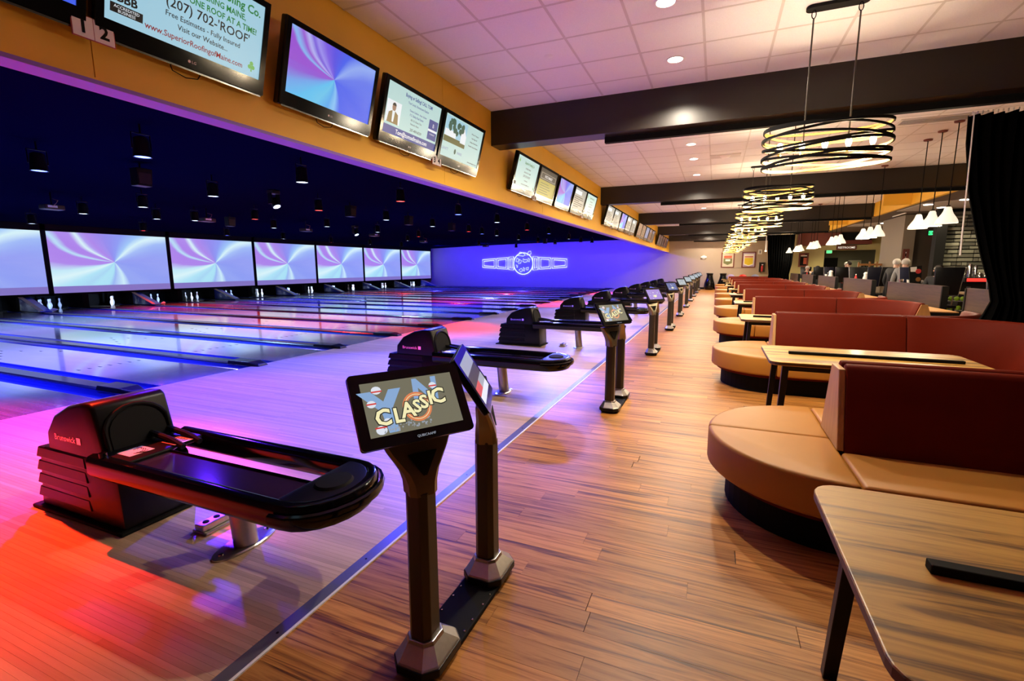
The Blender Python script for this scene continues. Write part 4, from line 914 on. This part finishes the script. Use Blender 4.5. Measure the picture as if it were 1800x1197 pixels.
for pts in ([(-.45, .60), (-.28, .86), (.0, .80), (.18, .62), (.0, .55)], [(.3, .62), (.45, .9), (.62, .92), (.66, .72), (.5, .64)], [(-.6, .15), (-.52, .42), (-.34, .30), (-.45, .1)], [(-.3, .3), (-.14, .2), (-.2, .02), (-.38, -.05)], [(.0, .36), (.12, .26), (.3, .3), (.34, .12), (.12, .08), (-.02, .14)], [(.42, .4), (.55, .3), (.5, .1), (.4, .2)],
            [(-.35, -.5), (-.15, -.38), (-.05, -.58), (-.2, -.66)], [(.02, -.3), (.14, -.42), (.1, -.6), (0, -.5)], [(.25, -.35), (.45, -.3), (.4, -.5), (.28, -.5)], [(-.6, -.1), (-.45, -.2), (-.5, -.34)]):
    B().tube([(x, -.01, z) for x, z in pts], .02, 5, closed=True).build('neon_squiggle', M['neon'], r)
# ------------------------------------------------------------------ things on the tan end wall
def poster(x, z, w_, h, y, lab, base, parts, orient=ORY):
    r = E('framed_poster', lab, 'poster', (x, y, z), 0, None)
    B().box(-w_/2, -.03, -h/2, -w_/2+.07, 0, h/2).box(w_/2-.07, -.03, -h/2, w_/2, 0, h/2).box(-w_/2+.07, -.03, -h/2, w_/2-.07, 0, -h/2+.07).box(-w_/2+.07, -.03, h/2-.07, w_/2-.07, 0, h/2).build('frame', M['maroon'], r)
    pr_ = B().box(-w_/2+.06, -.012, -h/2+.06, w_/2-.06, 0, h/2-.06).build('print', base, r)
    for i, (pl, mm) in enumerate(parts):
        B().loft([[(x_*w_, -.013-.001*i, z_*h) for x_, z_ in pl], [(x_*w_, -.016-.001*i, z_*h) for x_, z_ in pl]]).build('print_patch', mm, pr_)
    return r, pr_
yel = mat('poster_yellow', (.75, .55, .02), .5); cream = mat('poster_cream', (.6, .55, .42), .5); grn = mat('poster_olive', (.16, .17, .06), .5); rd = mat('poster_red', (.55, .10, .04), .5); blk = M['matte']; wht = M['white']; lil = mat('poster_lilac', (.42, .33, .5), .5)
poster(.69, 1.93, .80, 1.0, YF-.001, 'framed green and cream poster behind the farthest chandeliers', cream, [([(-.32, -.2), (0, -.32), (.32, -.2), (.32, .1), (-.32, .1)], grn), ([(-.3, .12), (.3, .12), (.3, .28), (-.3, .28)], rd), ([(-.18, -.08), (.18, -.08), (.18, .05), (-.18, .05)], wht)])
poster(1.93, 1.94, .82, 1.02, YF-.001, 'framed yellow shield poster on the tan end wall', lil, [([(-.36, -.3), (0, -.4), (.36, -.3), (.36, .36), (-.36, .36)], wht), ([(-.30, -.25), (0, -.35), (.30, -.25), (.30, .12), (-.30, .12)], yel), ([(-.3, .15), (.3, .15), (.3, .22), (-.3, .22)], rd)])
r = E('emergency_light', 'small white emergency light fitting on the tan end wall', 'emergency light', (-.79, YF, 2.13)); B().lathe([(.0001, 0), (.1, .02), (.13, .06)], 16).build('dome', M['white'], r).rotation_euler = (R(90), 0, 0); B().cbox(0, -.05, 0, .36, .1, .12).build('housing', M['white'], r, bevel=.02)
r = E('wall_box', 'white wall box with red symbol above the fire extinguisher', 'alarm', (2.55, YF, 2.43)); B().cbox(0, -.03, 0, .22, .06, .3).build('housing', M['white'], r, bevel=.01); B().cbox(0, -.062, 0, .08, .004, .16).build('symbol', M['grey'], r)
r = E('fire_extinguisher_cabinet', 'dark cabinet with fire extinguisher on the tan end wall', 'cabinet', (2.72, YF, 1.15))
B().box(-.18, -.16, 0, -.15, 0, .62).box(.15, -.16, 0, .18, 0, .62).box(-.15, -.16, 0, .15, 0, .03).box(-.15, -.16, .59, .15, 0, .62).box(-.15, -.02, .03, .15, 0, .59).build('case', M['dkwall'], r)
ex = B().lathe([(.0001, .04), (.06, .04), (.065, .06), (.065, .34), (.03, .40), (.02, .44), (.0001, .44)], 14, (0, -.09, 0)).build('extinguisher', M['redcloth'], r, smooth=True); B().cbox(.01, -.10, .47, .10, .03, .05).build('extinguisher_handle', M['white'], ex)
def vase(x, lab):
    r = E('floor_urn', lab, 'urn', (x, YF-.75, 0), 0, 'tall black urns at the end wall')
    B().lathe([(.22, 0), (.30, .06), (.34, .22), (.31, .45), (.22, .72), (.185, .92), (.20, 1.03), (.215, 1.06), (.19, 1.06), (.17, .95)], 28).build('body', M['gloss'], r, smooth=True)
    B().lathe([(.205, 1.045), (.22, 1.055), (.222, 1.07), (.205, 1.08)], 28).build('lip', M['black'], r, smooth=True)
vase(-.34, 'tall black bottle shaped urn at the end of the concourse'); vase(.46, 'black bottle shaped urn right of its twin, behind the far booths')
def tub(x, mm, lab):
    r = E('tub_chair', lab, 'chair', (x, YF-.62, 0), 0, 'coloured tub chairs along the end wall')
    B().lathe([(.2, .40), (.3, .42), (.31, .47), (.0001, .48)], 20).build('seat', mm, r, smooth=True)
    rings = []
    for i in range(13):
        a = R(0+180*i/12); hh = .62+.38*math.sin(a)
        rings.append([(.27*math.cos(a), .25*math.sin(a), .40), (.31*math.cos(a), .29*math.sin(a), .40), (.335*math.cos(a), .31*math.sin(a), hh), (.295*math.cos(a), .27*math.sin(a), hh+.02)])
    B().loft(rings).build('shell', mm, r, bevel=.012, smooth=True)
    for sx in (-.2, .2):
        for sy in (-.15, .15): B().cyl((sx, sy, 0), (sx*.8, sy*.8, .42), .018, n=8).build('leg', M['chrome'], r)
tub(.92, mat('lilac_plastic', (.32, .25, .5), .4), 'lilac tub chair behind the farthest booth'); tub(1.63, mat('scarlet_plastic', (.75, .04, .03), .4), 'scarlet tub chair behind the farthest booth'); tub(2.34, mat('slate_blue_plastic', (.28, .32, .55), .4), 'slate blue tub chair behind the farthest booth')

# ------------------------------------------------------------------ restaurant side: fascia, ceiling, walls
fz = [(4.9, YB), (4.9, 16.9), (4.25, 17.0)]
b = B()
b.box(4.9, 6.75, 3.2, 5.0, 16.9, 3.68).box(4.25, 16.9, 3.2, 5.0, 17.0, 3.68).box(4.9, 17.0, 3.2, 5.0, 23.9, 3.68).box(4.25, 23.9, 3.2, 5.0, 24.0, 3.68).box(4.9, 24.0, 3.2, 5.0, 30.9, 3.68)
struct(b.build('fascia', M['ochre']), 'stepped ochre fascia beside the beams')
struct(B().box(4.9, YB, 3.6, 5.0, 6.75, 3.68).box(5.0, YB, 3.2, 9.2, YF, 3.3).build('ceiling', mat('brown_ceiling', (.10, .075, .055), .7)), 'brown dropped ceiling over the restaurant')
gc = mat('grey_ceiling', (.45, .43, .40), .7)
for k, (ya, yb) in enumerate([(14.6, 18.8), (21.6, 25.0)]):
    struct(B().loft([[(5.1, ya+2.2, 3.19), (5.1, yb, 3.19), (8.5, yb+.8, 3.19), (8.5, ya-1.2, 3.19)], [(5.1, ya+2.2, 3.2), (5.1, yb, 3.2), (8.5, yb+.8, 3.2), (8.5, ya-1.2, 3.2)]]).build('ceiling_panel', gc), 'pale grey ceiling field over the restaurant, %s one' % ORD[k])
for k, (x, y) in enumerate([(4.97+.35, 17.05), (5.95, 18.04), (5.8, 16.2), (6.03, 23.6), (6.8, 24.3)]):
    o = B().lathe([(.0001, -.008), (.10, -.008), (.11, 0)], 18, (x, y, 3.188)).build('flush_downlight', M['dlens'], smooth=True); tag(o, '%s flush downlight in the grey restaurant ceiling' % ORD[k], 'downlight', 'flush downlights in the restaurant')
    spot(x, y, 3.15, x, y, 0, WARM, 120, 120, .5, .06)
for k, (x, y) in enumerate([(5.6, 12.9), (5.5, 20.0)]):
    o = B().box(x-.02, y-.6, 3.17, x+.02, y+.6, 3.199).build('light_strip', M['white']); tag(o, 'slim white ceiling strip, %s over the restaurant' % ORD[k], 'strip light', 'ceiling strips'); 
def wallbox(name, x0, y0, z0, x1, y1, z1, mm, lab=None): return struct(B().box(x0, y0, z0, x1, y1, z1).build(name, mm), lab)
wallbox('wall_right', 3.72, 30.0, 0, 5.24, 30.15, 3.2, M['olive']); wallbox('wall_right', 7.49, 30.0, 0, 9.2, 30.15, 3.2, M['olive']); wallbox('wall_right', 5.24, 30.0, 2.34, 7.49, 30.15, 3.2, M['olive'], 'olive wall above the restroom passage')
wallbox('wall_right', 3.8, 33.6, 0, 9.2, 33.75, 3.2, mat('passage_paint', (.16, .17, .12), .7), 'dim rear wall of the restroom passage')
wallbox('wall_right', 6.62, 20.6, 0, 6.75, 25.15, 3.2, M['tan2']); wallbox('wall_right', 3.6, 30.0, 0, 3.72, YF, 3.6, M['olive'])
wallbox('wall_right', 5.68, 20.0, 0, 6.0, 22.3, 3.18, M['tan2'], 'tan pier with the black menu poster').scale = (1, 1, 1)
wallbox('wall_right', 6.0, 20.2, 0, 6.62, 20.6, 3.19, M['dkwall'], 'dark brown wall beside the tan pier')
wallbox('trim_4', 6.0, 18.3, 0, 6.24, 18.6, 3.18, M['matte'], 'black upright at the edge of the stone wall')
wallbox('trim_5', 3.95, 29.0, 2.58, 5.68, 29.98, 3.19, M['maroon'], 'maroon bulkhead above the restroom wall'); wallbox('trim_6', 5.70, 29.2, 2.6, 7.05, 29.98, 3.19, M['matte'], 'black bulkhead right of the maroon one'); wallbox('trim_7', 5.70, 29.1, 2.6, 7.05, 29.2, 2.8, M['maroon'])
st = wallbox('wall_stone', 6.26, 18.6, 0, 9.2, 18.8, 3.19, M['matte'], 'dark stacked stone wall of the bar')
q = random.Random(9); scache = {}
z = .95; row = 0
while z < 3.1:
    hh = .085+.05*q.random(); x = 6.28-.2*q.random()
    while x < 8.3:
        wv = .15+.27*q.random()
        key = (round(wv*8), round(hh*25))
        if key not in scache:
            W_ = key[0]/8-.012; H_ = hh-.012
            scache[key] = (B().box(-W_/2, -.05, -H_/2, W_/2, .03, H_/2).mesh('stone', M['stone'], bevel=.012, seg=1), W_)
        me, W_ = scache[key]
        if x+W_ > 6.27+W_*.2:
            xa = max(x, 6.27); o = ob('stone', me, st); o.location = (max(x+W_/2, 6.27+W_/2), 18.59-.02*q.random(), z+hh/2)
            if x < 6.27: x = 6.27
        x += W_+.012
    z += hh+.006; row += 1
r = E('restroom_sign', 'maroon sign reading RESTROOMS above the passage', 'sign', (6.18, 29.98, 2.36)); B().box(-.44, -.03, 0, .44, 0, .225).build('board', M['maroon'], r, bevel=.005); txt('RESTROOMS', .14, mat('sign_white', (.9, .88, .8), .4, em=(1, .95, .85), es=.5), r, (0, -.032, .062), ORY, bold=.025, sx=.95)
M['exit'] = glow('green_exit', (.05, 1., .25), 2.5)
for k, (x, y, z_, lab) in enumerate([(5.45, 30.09, 2.259, 'green lit EXIT sign in the restroom passage'), (7.86, 29.98, 2.80, 'green exit sign high on the olive wall end'), (6.5, 20.18, 2.58, 'green and red lit exit sign high on the dark brown wall')]):
    r = E('exit_sign', lab, 'exit sign', (x, y, z_), 0, 'exit signs'); B().cbox(0, -.03, 0, .26, .05, .16).build('housing', M['white' if k == 0 else 'matte'], r, bevel=.005); p_ = B().cbox(0, -.057, 0, .23, .004, .13).build('panel', M['exit'], r)
    txt('EXIT', .11, M['matte'] if k else M['white'], p_, (0, -.060, -.04), ORY, bold=.02)
    if k == 2: B().cbox(.10, -.06, -.07, .10, .03, .05).build('red_lamp', M['redlens'], r)
struct(B().box(5.9, 33.5, 0, 6.55, 33.6, 2.0).build('door_1', M['matte']), 'black door at the back of the restroom passage')
r = E('notice_board', 'pale notice board in the restroom passage', 'notice board', (7.4, 33.6, 1.5)); B().cbox(0, -.02, 0, .62, .03, .7).build('frame', M['white'], r, bevel=.005); B().cbox(0, -.038, 0, .56, .006, .64).build('sheet', mat('pale_green', (.6, .68, .5), .6), r)
poster(5.80, 1.83, .17, .48, 19.99, 'narrow black menu poster on the tan pier', blk, [([(-.2, .2), (.2, .2), (.2, .3), (-.2, .3)], wht), ([(-.22, -.3), (.2, -.3), (.15, -.05), (-.1, 0)], M['grey'])])
poster(4.30, 1.85, .46, .74, 29.98, 'black and red poster on the olive wall by the far curtain', blk, [([(-.3, .25), (.32, .25), (.32, .34), (-.3, .34)], wht), ([(.0, -.3), (.32, -.3), (.32, .15), (.0, .15)], rd), ([(-.32, .33), (.1, .36), (.1, .40), (-.32, .38)], rd)])
# bar counter with red glow
r = E('bar_counter', 'dark bar counter with a red lit shelf in front of the stone wall', 'counter', (6.85, 17.3, 0))
B().box(-.62, -.3, 0, .8, .3, 1.04).build('body', M['matte'], r, bevel=.01); B().box(-.66, -.34, 1.04, .84, .34, 1.08).build('top', M['gloss'], r, bevel=.006); B().box(-.4, -.10, 1.085, .6, -.06, 1.165).build('lit_shelf', glow('red_shelf_light', (1., .03, .02), 2.2), r)
B().box(-.45, -.06, 1.08, .65, .25, 1.18).build('shelf', M['matte'], r)
for i, (x, h_, r_) in enumerate([(6.45, .28, .035), (6.55, .38, .05), (6.67, .34, .040), (6.78, .14, .062), (6.89, .16, .055), (7.01, .18, .05)]):
    o = B().lathe([(.0001, 0), (r_, .0), (r_*1.02, h_*.8), (r_*.7, h_), (.0001, h_*.98)], 14, (x, 17.40, 1.18)).build('steel_shaker', M['chrome'], smooth=True); tag(o, '%s steel vessel from the left on the red lit bar' % ORD[i], 'vessel', 'steel vessels on the bar')
# ------------------------------------------------------------------ partitions, ledge
for k, (ya, yb) in enumerate([(6.62, 9.42), (10.2, 13.08), (14.15, 17.05), (18.05, 20.92), (21.85, 24.55), (25.6, 28.1)]):
    r = E('wooden_partition', ['grey wood partition partly hidden by the black curtain', 'large grey wood partition below the menu card', 'third grey wood partition from the camera', 'fourth grey wood partition from the camera', 'fifth grey wood partition from the camera', 'farthest grey wood partition'][k], 'partition', (3.56, (ya+yb)/2, 0), 0, 'grey wood partitions beside the booths')
    L_ = yb-ya
    B().box(-.035, -L_/2+.04, 0, .035, L_/2-.04, 1.155).build('panel', M['panel'], r); B().box(-.045, -L_/2, 0, .045, -L_/2+.04, 1.165).build('end_post', M['matte'], r); B().box(-.045, L_/2-.04, 0, .045, L_/2, 1.165).build('end_post', M['matte'], r); B().box(-.04, -L_/2+.04, 1.155, .04, L_/2-.04, 1.17).build('top_cap', M['panel'], r)
for k, (ya, yb) in enumerate([(9.6, 14.2), (15.1, 21.6)]):
    r = E('drink_ledge', ['beige ledge seen in the gap beside the black curtain', 'beige ledge seen in the gap left of the largest partition'][k], 'ledge', (5.27, ya, 0), 0, 'beige ledges behind the partitions'); B().box(-.12, 0, .87, .12, yb-ya, .92).build('top', M['beige'], r, bevel=.006)
    for i in range(3): B().box(-.05, .2+(yb-ya-.5)*i/2, 0, .05, .3+(yb-ya-.5)*i/2, .87).build('bracket', M['matte'], r)
# ------------------------------------------------------------------ tall chairs and tables
def tall_chair(mm, q=1.):
    r = E('bar_chair', '', 'chair', (0, 0, 0), 0, 'tall backed bar chairs')
    B().loft([[(-.19*q, -.05, .93), (.19*q, -.05, .93), (.19*q, .0, .93), (-.19*q, .0, .93)], [(-.235*q, -.10, 1.48), (.235*q, -.10, 1.48), (.235*q, -.045, 1.48), (-.235*q, -.045, 1.48)]]).build('backrest', mm, r, bevel=.018, seg=2, smooth=True)
    for sx in (-.12*q, .12*q): B().tube([(sx, .02, .72), (sx, -.02, .85), (sx, -.035, .96)], .012, 6).build('back_support', M['steel'], r)
    B().box(-.20*q-.01, .0, .67, .20*q+.01, .40, .73).build('seat', mm, r, bevel=.02, seg=2, smooth=True)
    for sx in (-1, 1):
        for sy in (.02, .38): B().cyl((sx*.17*q, sy, .67), (sx*.20*q, sy+(.05 if sy > .2 else -.05), 0), .018, .015, 8).build('leg', M['matte'], r)
    B().tube([(-.19*q, .40, .25), (.19*q, .40, .25), (.19*q, 0, .25), (-.19*q, 0, .25)], .011, 6, closed=True).build('foot_rail', M['steel'], r)
    B().tube([(.192*q, -.03, .93), (.240*q, -.08, 1.485)], .009, 6).build('piping', M['steel'], r)
    return r
ch0 = tall_chair(M['gloss'] if False else M['black']); ch1 = tall_chair(M['navy'], .7)
CH_ = [(0, 4.22, 12.1, 0, 'large black tall backed chair in the gap beside the menu card'), (1, 4.18, 14.05, math.pi, 'navy tall backed chair behind the person in the grey jacket'), (1, 4.27, 10.25, math.pi, 'navy chair back beside the black curtain'), (1, 4.12, 16.55, 0, 'navy tall backed chair, left of the two people standing near the pier'), (0, 4.55, 16.95, 0, 'black tall backed chair touching the navy one'), (0, 4.12, 18.15, math.pi, 'black tall backed chair behind the white napkin holder'),
       (0, 4.13, 20.25, 0, 'black tall backed chair in front of the dark coated person'), (1, 4.1, 22.3, math.pi, 'navy tall chair at the fourth bar table'), (0, 4.15, 24.55, 0, 'black tall backed chair of the person in the dark cap'), (0, 4.0, 26.85, math.pi, 'black tall chair of the white haired person')]
for i, (k, x, y, rz, lab) in enumerate(CH_):
    if i < 2: o = [ch0, ch1][k]; o.location = (x, y, 0); o.rotation_euler = (0, 0, rz); o['label'] = lab
    else: dup([ch0, ch1][k], (x, y, 0), rz, lab)
def bar_table():
    r = E('bar_table', '', 'table', (0, 0, 0), 0, 'tall bar tables behind the partitions')
    B().prism(rrect(-.32, -.42, .32, .42, .05), 1.06, 1.095).build('tabletop', M['gloss'], r, bevel=.004); B().cyl((0, 0, .03), (0, 0, 1.06), .04, n=14).build('column', M['matte'], r, smooth=True); B().lathe([(.0001, .035), (.06, .03), (.26, .012), (.26, 0)], 24).build('foot', M['matte'], r, smooth=True)
    return r
bt0 = bar_table(); BT = [(3.98, 13.05), (3.98, 17.3), (3.96, 21.15), (4.0, 25.6)]
for k, (x, y) in enumerate(BT):
    lab = '%s tall bar table behind the grey partitions' % ORD[k]
    if k == 0: bt0.location = (x, y, 0); bt0['label'] = lab
    else: dup(bt0, (x, y, 0), None, lab)
TZ = 1.095
r = E('menu_card', 'upright black menu card with pictures on the first bar table', 'menu', (3.92, 12.72, TZ), R(12)); B().loft([[(-.10, -.01, 0), (.10, -.01, 0), (.10, .01, 0), (-.10, .01, 0)], [(-.14, .03, .40), (.10, .03, .42), (.10, .045, .42), (-.14, .045, .40)]]).build('card', M['matte'], r)
B().loft([[(-.11, .012, .29), (.0, .012, .29), (.0, .02, .29)], [(-.12, .022, .385), (.0, .022, .395), (.0, .026, .395)]]).build('photo', M['white'], r); B().cyl((.03, -.0, .3), (.03, .02, .3), .05, n=14).build('badge', M['redcloth'], r); B().cyl((.04, -.01, .13), (.04, .01, .13), .045, n=14).build('badge', M['orange2'] if 'orange2' in M else M['copper'], r)
M['yellow'] = yel
def item(name, prof, mm, x, y, lab, cat, grp=None, extra=None, z=TZ):
    o = B().lathe(prof, 16, (0, 0, 0)).build(name, mm, smooth=True); o.location = (x, y, z); tag(o, lab, cat, grp)
    if extra: B().lathe(extra[0], 14).build(extra[1], extra[2], o, smooth=True)
    return o
bottle = [(.0001, 0), (.03, 0), (.031, .09), (.012, .13), (.011, .16), (.0001, .16)]; bcap = ([(.012, .15), (.013, .175), (.0001, .178)], 'cap', M['white'])
cup = [(.0001, 0), (.032, 0), (.045, .12), (.042, .12), (.03, .008), (.0001, .008)]
item('serving_bowl', [(.0001, 0), (.06, 0), (.12, .06), (.115, .1), (.07, .10), (.0001, .09)], M['white'], 4.12, 13.32, 'white covered bowl on the first bar table', 'bowl')
item('sauce_cup', cup, M['yellow'], 3.90, 12.95, 'yellow cup in front of the menu card', 'cup'); item('sauce_bottle', bottle, M['redcloth'], 4.06, 12.98, 'red sauce bottle beside the menu card', 'bottle', None, bcap); item('water_glass', cup, M['chrome'], 3.84, 13.30, 'clear silvery glass on the first bar table', 'glass'); item('condiment_jar', cup, M['white'], 3.84, 12.82, 'white jar with dark lid near the menu card', 'jar', None, ([(.046, .12), (.046, .135), (.0001, .136)], 'lid', M['matte']))
item('napkin_stand', [(.0001, 0), (.07, 0), (.075, .05), (.05, .14), (.06, .2), (.03, .24), (.0001, .24)], M['white'], 4.05, 16.98, 'white napkin stand on the second bar table', 'napkin holder'); item('sauce_cup', cup, M['yellow'], 4.17, 16.96, 'yellow cup on the second bar table', 'cup'); item('sauce_bottle', bottle, M['redcloth'], 3.88, 17.3, 'red bottle on the second bar table', 'bottle', None, bcap)
item('napkin_stand', [(.0001, 0), (.08, 0), (.085, .05), (.06, .14), (.07, .22), (.03, .26), (.0001, .26)], M['white'], 3.92, 20.95, 'white napkin stand on the third bar table', 'napkin holder'); item('water_glass', cup, M['white'], 3.80, 21.1, 'small white cup on the third bar table', 'cup'); item('sauce_bottle', bottle, M['navy'], 3.9, 21.35, 'dark bottle on the third bar table', 'bottle', None, bcap)
item('takeaway_box', [(.0001, 0), (.11, 0), (.12, .2), (.0001, .22)], M['copper'], 4.05, 25.45, 'orange and white box on the fourth bar table', 'box', None, ([(.115, .1), (.121, .18), (.1, .18)], 'band', M['white'])); item('sauce_bottle', bottle, M['redcloth'], 3.9, 25.85, 'red bottle on the fourth bar table', 'bottle', None, bcap)
item('paper_cup', cup, M['white'], 2.92, 17.37, 'white paper cup standing on the ledge of a red booth', 'cup', z=.808)
# ball rack with small lime balls
r = E('ball_rack', 'dark rack with shelves of small lime green balls', 'rack', (5.27, 14.6, 0))
for z_ in (.46, .68, .90): B().box(-.24, -.10, z_-.01, .24, .10, z_).build('shelf', M['steel'], r)
for sx in (-.25, .24): B().box(sx, -.11, 0, sx+.02, .11, 1.02).build('upright', M['matte'], r)
nb = 0
for z_, n_ in ((.90, 2), (.68, 4), (.46, 3)):
    for i in range(n_):
        o = B().sphere((0, 0, 0), .055, 14, 10).build('lime_ball', M['green'], smooth=True); o.location = (5.27-.17+.113*i+(.10 if n_ == 2 else .05 if n_ == 3 else 0), 14.6, z_+.0552)
        tag(o, '%s lime green ball from the left on the %s rack shelf' % (ORD[i], {.90: 'top', .68: 'middle', .46: 'lowest'}[z_]), 'ball', 'lime balls on the rack')
# wooden frame stand
r = E('wooden_stand', 'open copper brown wooden frame in front of the olive wall', 'frame', (5.4, 21.9, 0))
for x in (-.44, -.1, .12, .46): B().cbox(x, 0, .84, .045, .05, 1.68 if x in (-.1, .12) else 1.64).build('post', M['copper'], r)
B().box(-.47, -.03, 1.53, .49, .03, 1.60).build('top_rail', M['copper'], r); B().box(-.44, -.02, 1.0, .46, .02, 1.05).build('middle_rail', M['copper'], r)
for x, s in ((-.42, 1), (.14, 1), (.44, -1), (-.12, -1)): B().tube([(x, 0, 1.35), (x+s*.12, 0, 1.53)], .014, 6).build('brace', M['matte'], r)

# ------------------------------------------------------------------ people
def person(lab, x, y, rz, top, hair, seated=True, lean=0., scale=1., hand=None, cap=False, trousers='dkcloth', z0=0.):
    # joints of one connected skeleton, skinned into a single body, facing local +y
    sh = .56 if seated else .92
    base = .74 if seated else .92     # pelvis height
    L_ = lean
    J = {'pel': (0, 0, base), 'spi': (0, .03+L_*.25, base+.22), 'che': (0, .02+L_*.6, base+.40), 'nec': (0, .03+L_*.9, base+.53), 'hed': (0, .05+L_*1.0, base+.60), 'crn': (0, .05+L_*1.05, base+.74)}
    Ed = [('pel', 'spi'), ('spi', 'che'), ('che', 'nec'), ('nec', 'hed'), ('hed', 'crn')]
    Rr = {'pel': .15, 'spi': .14, 'che': .155, 'nec': .055, 'hed': .078, 'crn': .07}
    for s, n_ in ((-1, 'l'), (1, 'r')):
        J['sh'+n_] = (s*.18, .02+L_*.75, base+.47); J['el'+n_] = (s*.24, .08+L_*.8, base+.22); J['wr'+n_] = (s*.17, .30+L_*.9, base+.26); J['ha'+n_] = (s*.14, .37+L_*.9, base+.27)
        if not seated: J['el'+n_] = (s*.24, .02+L_*.5, base+.18); J['wr'+n_] = (s*.22, .12+L_*.5, base-.04); J['ha'+n_] = (s*.21, .15+L_*.5, base-.12)
        Rr['sh'+n_] = .07; Rr['el'+n_] = .05; Rr['wr'+n_] = .035; Rr['ha'+n_] = .035
        Ed += [('che', 'sh'+n_), ('sh'+n_, 'el'+n_), ('el'+n_, 'wr'+n_), ('wr'+n_, 'ha'+n_)]
        if seated: J['hi'+n_] = (s*.10, .02, base-.02); J['kn'+n_] = (s*.12, .42, base+.0); J['an'+n_] = (s*.12, .40, base-.42); J['to'+n_] = (s*.12, .52, base-.46)
        else: J['hi'+n_] = (s*.10, 0, base-.05); J['kn'+n_] = (s*.11, .03, .48); J['an'+n_] = (s*.11, .0, .09); J['to'+n_] = (s*.12, .14, .04)
        Rr['hi'+n_] = .095; Rr['kn'+n_] = .065; Rr['an'+n_] = .045; Rr['to'+n_] = .038
        Ed += [('pel', 'hi'+n_), ('hi'+n_, 'kn'+n_), ('kn'+n_, 'an'+n_), ('an'+n_, 'to'+n_)]
    names = list(J); me = bpy.data.meshes.new('t'); me.from_pydata([J[n_] for n_ in names], [(names.index(a), names.index(b_)) for a, b_ in Ed], [])
    to = bpy.data.objects.new('t', me); COL.objects.link(to)
    md = to.modifiers.new('s', 'SKIN'); md.use_smooth_shade = True
    for i, n_ in enumerate(names): me.skin_vertices[0].data[i].radius = (Rr[n_], Rr[n_]*(.72 if n_ in ('pel', 'spi', 'che') else 1)); me.skin_vertices[0].data[i].use_root = (n_ == 'pel')
    to.modifiers.new('u', 'SUBSURF').levels = 1
    dg = bpy.context.evaluated_depsgraph_get(); body = bpy.data.meshes.new_from_object(to.evaluated_get(dg)); bpy.data.objects.remove(to)
    body.materials.clear()
    for mm in (M[top], M['skin'], M[trousers]): body.materials.append(mm)
    for p in body.polygons:
        c = p.center; p.use_smooth = True
        near = min(names, key=lambda n_: (Vector(J[n_])-c).length-Rr[n_]*.8)
        p.material_index = 1 if (near in ('hed', 'crn', 'nec', 'hal', 'har')) else 2 if near[:2] in ('hi', 'kn', 'an', 'to') else 0
    r = ob('person', body); r.location = (x, y, z0); r.rotation_euler = (0, 0, rz); tag(r, lab, 'person')
    hc = Vector(J['hed'])+Vector((0, .0, .065))
    hb = B().sphere((hc.x, hc.y-.012, hc.z+.03), .098, 16, 10, .95, 1.05, 1.0)
    keep = B(); 
    hb.v = [(a, min(b_, hc.y+.045) if c > hc.z+.02 else min(b_, hc.y-.015), max(c, hc.z-.035)) for a, b_, c in hb.v]
    hb.build('hair', M[hair], r, smooth=True)
    fc = B().sphere((hc.x-.03, hc.y+.078, hc.z+.0), .011, 8, 6).sphere((hc.x+.03, hc.y+.078, hc.z), .011, 8, 6); fc.build('eyes', M['dkhair'], r)
    B().loft([[(hc.x-.012, hc.y+.075, hc.z-.03), (hc.x+.012, hc.y+.075, hc.z-.03), (hc.x, hc.y+.105, hc.z-.026)], [(hc.x-.004, hc.y+.078, hc.z+.012), (hc.x+.004, hc.y+.078, hc.z+.012), (hc.x, hc.y+.084, hc.z+.012)]]).build('nose', M['skin'], r, smooth=True)
    B().cbox(hc.x, hc.y+.08, hc.z-.05, .04, .008, .008).build('mouth', M['maroon'], r)
    for s in (-1, 1): B().sphere((hc.x+s*.084, hc.y, hc.z-.005), .022, 8, 6, .5, .8, 1.2).build('ear', M['skin'], r, smooth=True)
    if cap: B().sphere((hc.x, hc.y, hc.z+.05), .105, 14, 8, .95, 1.1, .75).cyl((hc.x, hc.y+.06, hc.z+.04), (hc.x, hc.y+.14, hc.z+.035), .07, .06, 12).build('cap', M['dkcloth'], r, smooth=True)
    return r
person('seated person with white hair in dark clothes at the fourth bar table', 3.99, 26.6, math.pi, 'dkcloth', 'greyhair', True, .12)
person('seated person in a dark cap facing the white haired person', 4.15, 24.8, 0, 'dkcloth', 'dkhair', True, .1, cap=True)
person('grey haired person in a red shirt standing by the restroom passage', 5.62, 27.2, R(-60), 'redcloth', 'greyhair', False, .05)
person('person in a black coat standing beside the one in red', 5.08, 23.5, R(70), 'dkcloth', 'dkhair', False, .05)
person('person leaning over in a dark coat left of the grey jacket', 4.50, 16.38, R(-50), 'dkcloth', 'greyhair', False, .10)
person('grey haired person in a grey knitted jacket beside the tan pier', 4.62, 15.85, R(-20), 'grey', 'greyhair', False, .06)
person('person with dark hair mostly hidden behind the large black chair', 4.70, 13.9, R(150), 'dkcloth', 'dkhair', True, .05)
for k, (x, y, z_, e) in enumerate([(6.0, 27.4, 3.0, 330), (6.4, 31.6, 2.9, 50), (6.9, 17.3, 3.0, 90)]): spot(x, y, z_, x, y+.3, 0, (1., .85, .5), e, 140, .6, .15)
